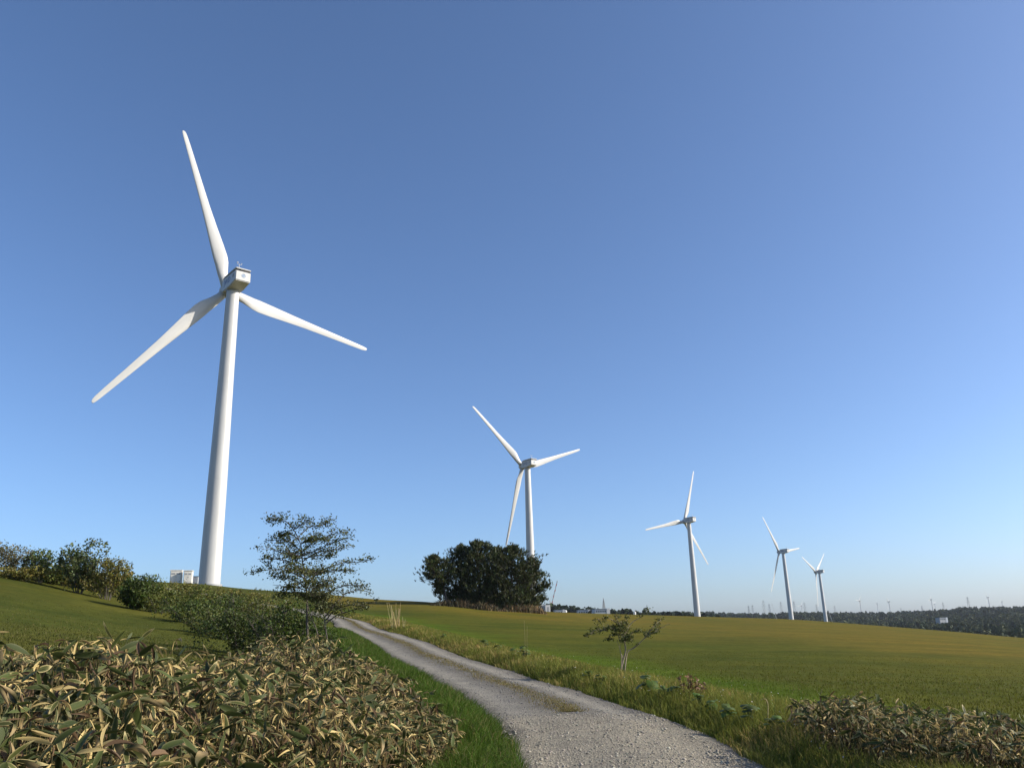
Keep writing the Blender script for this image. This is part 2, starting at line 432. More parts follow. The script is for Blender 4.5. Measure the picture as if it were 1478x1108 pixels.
edge = sstep(.80, 1.0, np.abs(U2) + (vnoise(Xr * 2, Yr * 2, 8) - .5) * .2)[..., None]
colr = colr * (1 - edge) + np.array([.15, .135, .11]) * edge
a_, b_ = Xr.shape
i = np.arange(a_ - 1)[:, None] * b_; j = np.arange(b_ - 1)[None]
F = np.stack([i + j, i + j + 1, i + b_ + j + 1, i + b_ + j], -1).reshape(-1, 4)
acc = Acc(); acc.add(np.stack([Xr, Yr, Zr], -1).reshape(-1, 3), F, colr.reshape(-1, 3))
road = acc.build('road', M['road'], smooth=True); tag(road, 'gravel farm track curving up to the left', 'road', kind='structure')

# loose gravel
def scatter_rocks(P, size, cols):
    n = len(P)
    oct_v = np.array([(1, 0, 0), (0, 1, 0), (-1, 0, 0), (0, -1, 0), (0, 0, 1), (0, 0, -1)], float)
    oct_f = np.array([(0, 1, 4), (1, 2, 4), (2, 3, 4), (3, 0, 4), (1, 0, 5), (2, 1, 5), (3, 2, 5), (0, 3, 5)])
    s = size[:, None, None] * rng.uniform(.55, 1.25, (n, 6, 1)) * oct_v[None] * np.array([1, .85, .6])
    th = rng.uniform(0, TAU, n); c, sn = np.cos(th)[:, None], np.sin(th)[:, None]
    V = np.stack([s[..., 0] * c - s[..., 1] * sn, s[..., 0] * sn + s[..., 1] * c, s[..., 2]], -1) + P[:, None]
    F = (oct_f[None] + np.arange(n)[:, None, None] * 6).reshape(-1, 3)
    acc = Acc(); acc.add(V.reshape(-1, 3), F, np.repeat(cols, 6, 0)); return acc
n = 26000
s = np.concatenate([rng.uniform(S0 - 8, S0 + 1, int(n * .62)), S0 + rng.exponential(9, n - int(n * .62))]); u = rng.uniform(-1.04, 1.04, n)
keep = (s < S0) | (rng.random(n) < .25 + .75 * np.abs(np.abs(u) - .55) / .5); s = s[keep]; u = u[keep]
x = np.interp(s, ROAD_S, ROAD[:, 0]) + np.interp(s, ROAD_S, ROAD_N[:, 0]) * u * (RHW + .05)
y = np.interp(s, ROAD_S, ROAD[:, 1]) + np.interp(s, ROAD_S, ROAD_N[:, 1]) * u * (RHW + .05)
sz = rng.gamma(2.4, .0042, len(s)).clip(.005, .036) * np.where(s > S0 + 4, 1.25, 1)
z = road_z(s, u, x, y) + sz * .15
g = rng.uniform(.7, 1.45, (len(s), 1)); fr = (s < S0)[:, None]
cols = np.where(fr, np.array([.27, .245, .198]), np.array([.175, .167, .152])) * g * rng.uniform(.95, 1.05, (len(s), 3))
o = scatter_rocks(np.stack([x, y, z], 1), sz, cols).build('gravel', M['stone']); tag(o, 'loose pale gravel stones lying on the farm track', 'gravel', kind='stuff')

# ------------------------------------------------------------------ grass blades
def blades(P, h, w, lean, cols, tipcol=None):
    n = len(P); th = rng.uniform(0, TAU, n); la = rng.uniform(0, TAU, n) ; l = lean * h
    wx, wy = np.cos(th) * w / 2, np.sin(th) * w / 2; lx, ly = np.cos(la) * l, np.sin(la) * l
    z0 = np.zeros(n)
    W_ = np.stack([wx, wy, z0], 1)
    mid = P + np.stack([lx * .35, ly * .35, h * .6], 1); tip = P + np.stack([lx, ly, h * (1 - .25 * np.minimum(lean, 1.5))], 1)
    b0 = P - np.array([0, 0, .03])
    V = np.stack([b0 - W_, b0 + W_, mid + W_ * .75, mid - W_ * .75, tip], 1)
    k = np.arange(n)[:, None] * 5
    acc = Acc(); tc = cols if tipcol is None else tipcol
    C = np.stack([cols, cols, (cols + tc) / 2, (cols + tc) / 2, tc], 1)
    acc.add(V.reshape(-1, 3), k + np.array([[0, 1, 2, 3]]), C.reshape(-1, 3))
    acc.F.append(k + np.array([[3, 2, 4]])); return acc

def jit(c, n, a=.25): return np.asarray(c) * rng.uniform(1 - a, 1 + a, (n, 1)) * rng.uniform(1 - a * .35, 1 + a * .35, (n, 3))

def polar_pts(n, a0, a1, d0, d1):
    az = np.radians(rng.uniform(a0, a1, n)); d = np.exp(rng.uniform(math.log(d0), math.log(d1), n))
    return d * np.sin(az), d * np.cos(az), d

# short field grass (right) and meadow grass (left)
x, y, d = polar_pts(170000, -48, 46, 8.5, 45)
u, s = road_uv(x, y)
az = np.degrees(np.arctan2(x, y))
ok = (np.abs(u) > 3.0) & ~inside(THICK_L, x, y) & ~inside(THICK_R, x, y)
x, y, d, u = x[ok], y[ok], d[ok], u[ok]; n = len(x)
P = np.stack([x, y, height(x, y)], 1); zc = zone_col(x, y)
h = rng.uniform(.03, .075, n) * (1 - sstep(16, 45, d) * .7); w = .005 + d * .0006
c = zc * 1.15 * rng.uniform(.85, 1.18, (n, 1)); st = rng.random(n) < .06; c[st] = jit(DRY * .8, st.sum())
o = blades(P, h, w, rng.uniform(.1, .7, n), c, c * np.array([1.15, 1.08, 1.0])).build('field_grass', M['grass']); tag(o, 'short olive green grass covering the field', 'grass', kind='stuff')

# lush verge on the left of the track
def verge(side, n, w0, w1, s0, s1, dpow):
    s = S0 - 8 + (s1 - (S0 - 8)) * rng.random(n) ** dpow; off = w0 + (w1 - w0) * rng.random(n) ** 1.2
    x = np.interp(s, ROAD_S, ROAD[:, 0]) + side * np.interp(s, ROAD_S, ROAD_N[:, 0]) * (RHW + off)
    y = np.interp(s, ROAD_S, ROAD[:, 1]) + side * np.interp(s, ROAD_S, ROAD_N[:, 1]) * (RHW + off)
    return x, y, off, s
x, y, off, s = verge(-1, 90000, -.05, 3.6, 0, S0 + 40, 1.9)
off2 = off + (fbm(x * .8, y * .8, 61) - .5) * .5
ok = ~inside(THICK_L, x, y) & (off2 > 0); x, y, off = x[ok], y[ok], off[ok]; n = len(x); d = np.hypot(x, y)
P = np.stack([x, y, height(x, y)], 1)
tuft = fbm(x * 1.6, y * 1.6, 71)
h = (.12 + .30 * np.minimum(off / .6, 1) * tuft + rng.uniform(0, .16, n)) ; w = .004 + d * .00042
c = jit([.055, .100, .012], n, .35); yl = rng.random(n) < .10; c[yl] = jit([.19, .17, .07], yl.sum())
o = blades(P, h, w, rng.uniform(.2, 1.1, n), c, c * np.array([1.25, 1.15, 1.05])).build('verge_grass', M['grass']); tag(o, 'lush dark green grass on the left edge of the track', 'grass', kind='stuff')

# drier mixed verge on the right
x, y, off, s = verge(1, 105000, -.08, 2.9, 0, S0 + 75, 1.7)
off2 = off + (fbm(x * .8, y * .8, 62) - .5) * .5
dens = fbm(x * .9, y * .9, 72)
ok = ~inside(THICK_R, x, y) & (off2 > 0) & (rng.random(len(x)) < .35 + dens); x, y, off = x[ok], y[ok], off[ok]; n = len(x); d = np.hypot(x, y)
P = np.stack([x, y, height(x, y)], 1)
tuft = fbm(x * 1.3, y * 1.3, 73)
h = .08 + .27 * np.exp(-((off - 1.2) / 1.0) ** 2) * tuft + rng.uniform(0, .17, n); w = .004 + d * .00042
dry = np.clip(fbm(x * .6, y * .6, 74) * 1.7 - .66 - .08 * off, 0, .7)
c = jit([.140, .155, .030], n, .35); yl = rng.random(n) < dry; c[yl] = jit([.31, .24, .085], yl.sum(), .35)
o = blades(P, h, w, rng.uniform(.15, .9, n), c, c * np.array([1.25, 1.15, 1.05])).build('verge_grass', M['grass']); tag(o, 'mixed green and straw coloured grass on the right edge of the track', 'grass', kind='stuff')

# grassy strip down the middle of the track
n = 15000
s = S0 + .3 + (62) * rng.random(n) ** 1.8; u = rng.normal(0.02, .07 + .09 * vnoise(s * .8, s * 0, 3), n)
ok = rng.random(n) < .25 + fbm(s * .9, u * 6, 88); s, u = s[ok], u[ok]; n = len(s)
x = np.interp(s, ROAD_S, ROAD[:, 0]) + np.interp(s, ROAD_S, ROAD_N[:, 0]) * u * RHW; y = np.interp(s, ROAD_S, ROAD[:, 1]) + np.interp(s, ROAD_S, ROAD_N[:, 1]) * u * RHW
c = jit([.19, .155, .06], n, .35)
o = blades(np.stack([x, y, road_z(s, u, x, y)], 1), rng.uniform(.015, .05, n), .005 + np.hypot(x, y) * .0004, rng.uniform(.3, 1.4, n), c).build('track_grass', M['grass'])
tag(o, 'low yellowish grass strip along the middle of the track', 'grass', kind='stuff')

# ------------------------------------------------------------------ leaf cards
def rand_dirs(n, up=0.0):
    v = rng.normal(size=(n, 3)); v /= np.linalg.norm(v, axis=1)[:, None]; v[:, 2] += up
    return v / np.linalg.norm(v, axis=1)[:, None]
def cards(acc, P, size, cols, up=.9, asp=.55, fold=.18):
    n = len(P); nr = rand_dirs(n, up); t = np.cross(nr, rand_dirs(n)); t /= np.linalg.norm(t, axis=1)[:, None] + 1e-9; b = np.cross(nr, t)
    s = np.asarray(size).reshape(-1, 1) * np.ones((n, 1))
    V = np.stack([P - t * s * .5, P + b * s * asp * .5 + nr * s * fold, P + t * s * .5, P - b * s * asp * .5 + nr * s * fold], 1)
    k = np.arange(n)[:, None] * 4
    acc.add(V.reshape(-1, 3), k + np.array([[0, 1, 2]]), np.repeat(cols, 4, 0)); acc.F.append(k + (acc.n - n * 4) + np.array([[0, 2, 3]]))

def resample(P, n):
    P = np.asarray(P, float); 
    if len(P) > 2: P = catmull(P, 8)
    s = np.concatenate([[0], np.cumsum(np.linalg.norm(np.diff(P, axis=0), axis=1))]); q = np.linspace(0, s[-1], n)
    return np.stack([np.interp(q, s, P[:, k]) for k in range(3)], 1)

def sprout(wood, limbs, radii, sub_n, sub_len, flat=.35, start=.3, twig=.004, up=.15, spread=1.0, wcol=None):
    """side twigs along limbs; returns points on the twigs where leaves sit"""
    pts = []
    for L, r in zip(limbs, radii):
        Lr = resample(L, 10); rr = np.linspace(r, max(r * .25, twig), 10)
        ln = np.linalg.norm(np.diff(Lr, axis=0), axis=1).sum()
        tube(wood, Lr + np.concatenate([[np.zeros(3)], rng.normal(0, ln * .008, (9, 3))]), rr, 6, wcol)
        for _ in range(sub_n):
            t = start + (1 - start) * rng.random() ** .8; i = t * 9; k = min(int(i), 8); p = Lr[k] + (Lr[k + 1] - Lr[k]) * (i - k)
            tg = Lr[k + 1] - Lr[k]; tg /= np.linalg.norm(tg) + 1e-9
            v = rng.normal(size=3) * spread; v[2] = v[2] * flat + up; v = v / (np.linalg.norm(v) + 1e-9) + tg * .7; v /= np.linalg.norm(v)
            l = sub_len * rng.uniform(.45, 1.1) * (1.15 - .5 * t)
            q = np.array([p, p + v * l * .5 + rng.normal(0, l * .05, 3), p + v * l + np.array([0, 0, l * .08])])
            tube(wood, q, [twig * 1.6, twig, twig * .5], 4, wcol, cap=False)
            m = 5; tt = rng.uniform(.2, 1.05, (m, 1)); pts.append(p + v * l * tt)
    return np.concatenate(pts)

def to_local(P, base): return np.asarray(P, float) - np.asarray(base, float)

# ------------------------------------------------------------------ layered tree left of the track
def z1(x, y): return (350 + x / 4.614, 730 + y / 4.614)
def trace(pts, zf, d, drift=0.0):
    k = len(pts); out = []
    for i, p in enumerate(pts): out.append(at(*zf(*p), d + drift * i / max(k - 1, 1)))
    return out
def traced_tree(name, label, zf, base_px, d, trunk, limbs, fb, leaf, col, sub, subl, r0, per, kind='tree', bark='bark_dark', up=.9, flat=.3, sig=.05, extra_trunks=(), lr=.018):
    b = at(*zf(*base_px), d); b[2] = hz(b[0], b[1])
    root = thing(name, label, kind, b)
    wood = Acc(); T = [to_local(p, b) for p in trace(trunk, zf, d)]; T[0][2] = -.08
    Tr = resample(T, 16); tube(wood, Tr, np.linspace(r0, r0 * .25, 16), 8)
    for et in extra_trunks:
        e = [to_local(p, b) for p in trace(et[0], zf, d, et[2])]; e[0][2] = -.08
        tube(wood, resample(e, 12), np.linspace(et[1], et[1] * .35, 12), 7)
    wood.build('trunk', M[bark], root, True)
    br = Acc(); LL = []; RR = []
    for pts in limbs:
        L = trace(pts, zf, d, rng.uniform(-.45, .45)); LL.append([to_local(p, b) for p in L]); RR.append(lr)
    for (pp, length, n) in fb:      # limbs reaching toward and away from the viewer
        p0 = to_local(at(*zf(*pp), d), b)
        for k in range(n):
            a = rng.choice([-1, 1]) * math.pi / 2 + rng.normal(0, .55); v = np.array([math.cos(a), math.sin(a), .12]); l = length * rng.uniform(.7, 1.1)
            LL.append([p0, p0 + v * l * .5 + [0, 0, .03], p0 + v * l]); RR.append(lr * .85)
    pts = sprout(br, LL, RR, sub, subl, flat, .12)
    br.build('branches', M[bark], root, True)
    P = np.repeat(pts, per, 0); P = P + rng.normal(0, sig, P.shape) * np.array([1, 1, .6])
    P = np.concatenate([P, np.repeat(resample(T, 16)[-4:], 4 * per, 0) + rng.normal(0, sig * 1.5, (16 * per, 3))])
    cr = Acc(); cols = jit(col, len(P), .35); cards(cr, P, rng.uniform(.7, 1.25, len(P)) * leaf, cols, up)
    cr.build('crown', M['leaf'], root)
    return root

TD = 21.5
traced_tree('layered_tree', 'slender tree with flat tiers of small leaves left of the track', z1, (465, 1060), TD,
    [(468, 1070), (462, 980), (432, 850), (430, 640), (420, 520), (400, 380), (385, 240), (335, 150)],
    [[(335, 150), (285, 100), (240, 92), (175, 98)], [(335, 160), (390, 125), (420, 95)], [(385, 190), (450, 140), (520, 130), (592, 92)], [(380, 230), (330, 190), (260, 195)],
     [(390, 300), (320, 240), (230, 225), (140, 235)], [(392, 310), (480, 240), (590, 190), (685, 175)], [(395, 330), (500, 290), (600, 240), (700, 215)],
     [(400, 370), (500, 310), (620, 290), (728, 268)], [(395, 390), (300, 320), (200, 290), (130, 290)], [(402, 430), (300, 370), (200, 350), (135, 350)],
     [(425, 500), (520, 430), (650, 385), (790, 370), (878, 352)], [(424, 510), (540, 440), (640, 430), (720, 425)], [(415, 480), (300, 430), (180, 425), (65, 435)],
     [(420, 540), (340, 490), (250, 470), (180, 460)], [(425, 560), (350, 540), (280, 535), (200, 525)], [(428, 600), (340, 570), (260, 590)], [(428, 590), (500, 540), (580, 500)]],
    [((390, 250), .75, 2), ((398, 350), .95, 3), ((415, 460), 1.1, 4), ((425, 550), .9, 2)],
    .068, [.090, .098, .026], 15, .36, .034, 3, flat=.45, sig=.075, extra_trunks=[([(500, 1075), (505, 1000), (500, 850), (455, 730), (430, 640)], .022, .1)])
traced_tree('sapling', 'short thin sapling with spreading twigs on the right of the tiered tree', z1, (560, 1065), TD - .6,
    [(562, 1075), (568, 940), (548, 780), (538, 690), (525, 600), (510, 540)],
    [[(545, 780), (640, 720), (760, 685), (890, 640)], [(546, 740), (640, 620), (740, 560), (845, 572)], [(535, 650), (600, 560), (700, 525), (800, 530)], [(532, 620), (460, 590), (380, 600)],
     [(545, 770), (620, 690), (700, 660), (800, 655)], [(525, 600), (560, 545), (600, 500)], [(538, 680), (480, 620), (440, 600)]],
    [((538, 690), .6, 4), ((530, 620), .6, 3)], .066, [.085, .090, .032], 12, .34, .022, 3, flat=.5, sig=.07)

# ------------------------------------------------------------------ small crooked tree on the right verge
def z2(x, y): return (830 + x / 6.426, 860 + y / 6.426)
_hb = gp(*z2(435, 745))
RD = math.hypot(_hb[0], _hb[1])
traced_tree('crooked_tree', 'small crooked tree with pale twisted stems on the right verge', z2, (435, 745), RD,
    [(432, 755), (428, 680), (445, 600), (470, 500), (452, 400), (440, 300), (425, 230)],
    [[(440, 310), (360, 290), (250, 320), (95, 370)], [(442, 330), (380, 240), (290, 200), (200, 215)], [(460, 350), (520, 250), (600, 200), (680, 115)], [(490, 510), (560, 470), (650, 380), (780, 300), (880, 245)],
     [(650, 380), (720, 290), (800, 215)], [(640, 390), (720, 340), (770, 325)], [(450, 380), (400, 310), (340, 300)], [(440, 300), (400, 240), (370, 170)], [(445, 330), (480, 260), (470, 190)], [(455, 400), (540, 330), (600, 320)],
     [(445, 360), (330, 360), (310, 390)], [(455, 390), (500, 380), (520, 395)], [(300, 320), (200, 310), (140, 350)], [(420, 420), (380, 320), (300, 260)]],
    [((440, 320), .55, 4), ((470, 420), .5, 3)], .060, [.082, .095, .022], 8, .20, .034, 3, bark='bark_pale', sig=.045, flat=.6, lr=.016,
    extra_trunks=[([(455, 755), (465, 650), (488, 515), (540, 485), (600, 440)], .026, .05), ([(415, 750), (430, 640), (425, 520), (390, 410)], .016, -.1), ([(440, 755), (450, 600), (415, 500), (430, 420)], .016, .12)])

# ------------------------------------------------------------------ shrubs
def shrub(name, label, base, w, h, col, leaf, n, group=None, stems=9, bark='bark_dark', dens=1.0, up=.7, cat='shrub', foot=0.0, depth=None, squash=1.0, lumps=5):
    root = thing(name, label, cat, base, 0, group)
    br = Acc(); LL = []
    dp = depth or w
    for k in range(stems):
        a = TAU * k / stems + rng.normal(0, .3); e = rng.uniform(.15, 1.0); r = rng.uniform(.55, 1.0)
        tip = np.array([math.cos(a) * w / 2 * r * e ** .5, math.sin(a) * dp / 2 * r * e ** .5, h * rng.uniform(.6, 1.0) * (1.05 - .45 * e * r)])
        st = np.array([math.cos(a) * w * .06, math.sin(a) * dp * .06, -.05])
        LL.append([st, st * .5 + tip * np.array([.4, .4, .45]), tip])
    pts = sprout(br, LL, [.012 * h ** .6 + .006] * stems, max(6, int(n / 5 / 2.5 / stems)), .34 * h ** .5, .8, .15 if foot < .5 else .05)
    br.build('stems', M[bark], root, True)
    # lumpy crown: leaf points gather round a handful of lobes
    m = int(n * .62); lob = []
    for k in range(lumps):
        a = rng.uniform(0, TAU); r = rng.random() ** .5 * .32
        lob.append((math.cos(a) * w * r, math.sin(a) * dp * r, h * rng.uniform(.42 if foot < .5 else .25, .78), w * rng.uniform(.18, .30)))
    q = []
    for (lx, ly, lz, lr) in lob:
        v = rand_dirs(m // lumps, .15) * (lr * rng.uniform(.72, 1.12, (m // lumps, 1))); v[:, 2] *= squash * min(1.0, h / w * 1.1)
        q.append(v + [lx, ly, lz])
    q = np.concatenate(q); q = q[q[:, 2] > (.05 if foot > .2 else h * .25)]
    P = np.concatenate([np.repeat(pts, 2, 0), q]); P = P + rng.normal(0, .05 * h ** .5, P.shape)
    P[:, 2] = np.abs(P[:, 2])
    rng.shuffle(P); P = P[:n]
    cr = Acc(); cols = jit(col, len(P), .4); cards(cr, P, rng.uniform(.7, 1.35, len(P)) * leaf, cols, up)
    cr.build('crown', M['leaf'], root)
    return root

G_OL = [.140, .125, .026]; G_DK = [.055, .080, .014]; G_BL = [.092, .115, .040]; G_BR = [.120, .110, .045]; G_MD = [.098, .112, .020]
def on(px, py, d=None):
    if d is None: return gp(px, py)
    return gd(px, d)
def spx(d): return d / FPX     # metres per pixel at distance d (near the horizon)

# crest shrubs on the far left (about 55-65 m away)
crest = [  # x, dist, width px, height px, colour, leaf, n, label, stems bark
 (-30, 60, 70, 46, G_BR, .16, 1100, 'brownish twiggy shrub on the hill crest cut by the left picture edge', 'bark_pale'),
 (18, 60, 56, 44, G_BR, .15, 1200, 'brownish twiggy shrub with pale stems at the left end of the hill crest', 'bark_pale'),
 (58, 59, 46, 50, [.085, .115, .025], .19, 700, 'yellow green open shrub on the crest between the brownish shrub and the taller bushy tree', 'bark_pale'),
 (118, 57, 62, 78, G_BL, .20, 1700, 'tall bluish green bushy tree on the hill crest', 'bark_dark'),
 (158, 56, 62, 66, G_OL, .17, 1500, 'olive flat topped shrub just right of the bluish green bushy tree', 'bark_dark'),
 (200, 50, 52, 50, G_DK, .17, 1900, 'dark green rounded bush left of the two cream cabinets', 'bark_dark')]
for (x, d, w, h, col, lf, n, lab, bk) in crest:
    b = gd(x, d, 825); m = spx(d)
    shrub('crest_shrub', lab, b, w * m * 1.02, h * m * .85, col, lf * .88, int(n * 1.7), 'shrubs on the left hill crest', 9, bk, foot=.4 if x < 190 else .7, lumps=6)
# low growth under the crest shrubs and the hedge running down toward the track
hedge = [ (30, 838, 70, 22, G_OL, .13), (72, 842, 70, 24, G_MD, .13), (125, 850, 80, 28, G_OL, .13), # x, base y, width px, height px, col, leaf
 (95, 846, 80, 34, G_OL, .13), (150, 856, 90, 36, G_MD, .13), (205, 868, 90, 40, G_MD, .12), (250, 872, 80, 36, G_OL, .12), (262, 882, 90, 40, G_MD, .12), (300, 884, 86, 40, G_OL, .12),
 (345, 886, 84, 38, G_OL, .11), (310, 900, 84, 46, G_DK, .10), (352, 905, 84, 50, G_MD, .10), (392, 903, 74, 50, G_OL, .10),
 (228, 884, 84, 36, G_MD, .11), (268, 898, 84, 40, G_DK, .10), (296, 915, 84, 44, G_MD, .09), (330, 924, 84, 48, G_DK, .085), (322, 893, 80, 40, G_MD, .10)]
for (x, yb, w, h, col, lf) in hedge:
    b = on(x, yb); d = math.hypot(b[0], b[1]); m = spx(d)
    shrub('hedge_shrub', 'green shrub in the hedge row sloping down from the hill crest to the track', b, w * m, h * m * .84, col, lf * (.6 + .4 * d / 45), 1900, 'hedge shrubs below the nearest turbine', 8, foot=1, depth=w * m * .8, lumps=6)
for (x, d, w, h, col, lf, lab) in [
  (352, 26, 120, 66, [.052, .070, .012], .075, 'dark green leafy bush at the lower end of the hedge row'),
  (408, 23.5, 120, 76, [.056, .082, .013], .075, 'dense dark green bush right behind the trunk of the tiered tree'),
  (455, 24.5, 70, 44, [.058, .088, .016], .07, 'low green bush at the foot of the tiered tree beside the track')]:
    b = gd(x, d, 915); m = spx(d)
    shrub('hedge_bush', lab, b, w * m, h * m + .25, col, lf, 4200, None, 10, foot=1, depth=w * m * .8, lumps=8)

# ------------------------------------------------------------------ pines on the field crest
def needles(acc, P, D_, ln, cols, k=7):
    n = len(P); P = np.repeat(P, k, 0); D_ = np.repeat(D_, k, 0) + rng.normal(0, .45, (n * k, 3)); D_ /= np.linalg.norm(D_, axis=1)[:, None]
    L = (np.repeat(ln, k) * rng.uniform(.7, 1.2, n * k))[:, None]; s = np.cross(D_, rand_dirs(n * k)); s /= np.linalg.norm(s, axis=1)[:, None] + 1e-9
    V = np.stack([P - s * L * .10, P + s * L * .10, P + D_ * L + s * L * .05, P + D_ * L - s * L * .05], 1)
    acc.add(V.reshape(-1, 3), np.arange(n * k)[:, None] * 4 + np.array([[0, 1, 2, 3]]), np.repeat(np.repeat(cols, k, 0), 4, 0))
def pine(label, px, d, w, h, low, lean, n, limbs=()):
    b = gd(px, d); m = spx(d); W, H = w * m * .87, h * m
    root = thing('pine_tree', label, 'pine tree', b, 0, 'pine trees in the clump on the field crest')
    wood = Acc(); T = resample([(0, 0, -.1), (lean * .2, 0, H * .3), (lean * .7, 0, H * .6), (lean, 0, H * .93)], 12); tube(wood, T, np.linspace(.17, .05, 12), 8)
    wood.build('trunk', M['bark_dark'], root, True)
    br = Acc(); tips = []; dirs = []
    nb = 70
    for k in range(nb):
        t = low + (1 - low) * (k + rng.random()) / nb; p = T[0] + (T[-1] - T[0]) * 0; i = t * .98 * 11; q = int(min(i, 10)); p = T[q] + (T[q + 1] - T[q]) * (i - q)
        a = k * 2.4 + rng.normal(0, .4); prof = (1 - ((t - .42) / .60) ** 2) if t > .42 else (.78 + .22 * (t - low) / (.42 - low + 1e-6))
        l = W / 2 * max(.14, prof) * rng.uniform(.5, 1.22)
        v = np.array([math.cos(a), math.sin(a), .12 + .5 * t]); e = p + v * l * np.array([1, 1, .7]); e[2] += .1
        tube(br, [p, (p + e) / 2 - [0, 0, .12], e], [.05, .03, .012], 4, cap=False)
        for _ in range(int(n / nb)):
            f = rng.random() ** .6; sp = l * .20 * (.35 + f)
            tips.append(p + (e - p) * f + rng.normal(0, 1, 3).clip(-1.5, 1.5) * sp * np.array([.8, .8, .55])); dirs.append(v * .5 + np.array([0, 0, .9]))
    for (vx, vz, l0) in limbs:
        p = T[int(vz * 11)]; e = p + np.array([vx, rng.normal(0, .4), l0]); tube(br, [p, (p + e) / 2 - [0, 0, .15], e], [.07, .05, .02], 5, cap=False)
        for _ in range(130): f = rng.random() ** .6; tips.append(p + (e - p) * f + rng.normal(0, .22, 3) * (.5 + f)); dirs.append(np.array([vx * .15, 0, .9]))
    for _ in range(int(n * .16) if low < .2 else 0):
        a = rng.uniform(0, TAU); r = W * .34 * rng.random() ** .5; tips.append(np.array([math.cos(a) * r, math.sin(a) * r, rng.uniform(.15, 1.8)])); dirs.append(np.array([0, 0, 1.]))
    for _ in range(30): tips.append(T[-1] + rng.normal(0, .25, 3)); dirs.append(np.array([0, 0, 1.]))
    br.build('branches', M['bark_dark'], root, True)
    cr = Acc(); P = np.array(tips); P[:, 2] = np.maximum(P[:, 2], .15); needles(cr, P, np.array(dirs), rng.uniform(.34, .56, len(P)), jit([.048, .057, .016], len(P), .5))
    cr.build('crown', M['needle'], root)
for a in [('leftmost pine of the clump with a bare leaning trunk', 645, 122, 66, 70, .42, -1.9, 900, ((-1.2, .45, .3), (-1.0, .3, .2))), ('second pine from the left in the dark clump', 664, 126, 84, 84, .06, .3, 1800),
          ('tallest pine in the middle of the dark clump', 692, 124, 92, 95, .03, -.2, 2300), ('pine at the back of the clump between the tallest one and the rightmost one', 716, 131, 80, 86, .05, .4, 1700),
          ('broad pine in front of the second turbine tower', 738, 123, 96, 92, .02, .3, 2400), ('rightmost pine of the clump with a low limb reaching right', 762, 125, 62, 74, .05, .9, 1300, ((3.0, .35, 1.9), (2.3, .2, .6)))]:
    pine(*a)
# the low limb that sticks out to the right, and the dry brush below
n = 9000; t = rng.random(n)
px = 622 + t * 168; dd = 119.5 + rng.normal(0, .8, n) + 1.2 * np.sin(t * 9)
A = np.array([azel(p, 900)[0] for p in px]); x = dd * np.sin(A); y = dd * np.cos(A)
P = np.stack([x, y, height(x, y)], 1); hb = rng.gamma(3, .16, n).clip(.1, 1.2) * (.35 + 1.1 * vnoise(px / 7, px * 0, 4)) * sstep(0, .25, t + .08) * (1 - .6 * sstep(.9, 1, t))
c = np.where((rng.random(n) < .15 + .6 * t * vnoise(px / 9, px * 0, 14) * 1.6)[:, None], jit([.21, .145, .075], n, .4), jit([.050, .046, .024], n, .45))
o = blades(P, hb, np.full(n, .10), rng.uniform(.2, .9, n), c).build('dry_brush', M['straw']); tag(o, 'brown dry brush along the foot of the pine clump', 'brush', kind='stuff')
n = 900; A0 = azel(636, 900)[0]; 

# ------------------------------------------------------------------ dwarf bamboo thickets
def leaf_template(curl, fold, twist, nseg=6):
    t = np.linspace(0, 1, nseg + 1); w = np.sin(np.pi * t ** .7) ** .75 * .5; w[0] = .05; w[-1] = .0
    rows = []; ed = []
    ang = -curl * 1.5 * t; px_ = np.concatenate([[0], np.cumsum(np.cos(ang[:-1]))]) / nseg; pz_ = np.concatenate([[0], np.cumsum(np.sin(ang[:-1]))]) / nseg
    for k in range(nseg + 1):
        tw = twist * t[k]
        for s_, e in ((-1, 1.0), (-.62, .0), (0, 0.0), (.62, .0), (1, 1.0)):
            yy = s_ * w[k]; zz = abs(s_) * w[k] * fold
            rows.append((px_[k], yy * math.cos(tw) - zz * math.sin(tw), pz_[k] + (yy * math.sin(tw) + zz * math.cos(tw)) * .22)); ed.append(e)
    F = [(k * 5 + q, k * 5 + q + 1, (k + 1) * 5 + q + 1, (k + 1) * 5 + q) for k in range(nseg) for q in range(4)]
    return np.array(rows), np.array(F), np.array(ed), np.repeat(t, 5)
_tr = np.random.default_rng(3)
TEMPL = [leaf_template(_tr.uniform(-.1, .55), _tr.uniform(.1, .6), _tr.uniform(-.6, .6)) for _ in range(10)] + [leaf_template(_tr.uniform(0, 1.1), _tr.uniform(.3, 1.4), _tr.uniform(-2.2, 2.2)) for _ in range(14)]
def leaf_cols(kind, ed, t, g):
    if kind == 0:
        k = (ed * .22)[:, None]; c = np.array([.050, .064, .016]) * g * (1 - k) + np.array([.36, .30, .16]) * k
    elif kind == 1:
        k = np.clip(ed * .75 + sstep(.6, .95, t), 0, 1)[:, None]; c = np.array([.062, .068, .019]) * g * (1 - k) + np.array([.52, .42, .20]) * k
    elif kind == 2: c = np.array([.64, .48, .20]) * g * np.ones((len(t), 3)) * (.8 + .3 * ed[:, None])
    elif kind == 3: c = np.array([.15, .092, .048]) * g * np.ones((len(t), 3))
    else:
        k = sstep(.25, .5, t)[:, None]; c = np.array([.085, .085, .03]) * g * (1 - k) + np.array([.30, .215, .10]) * k
    return c
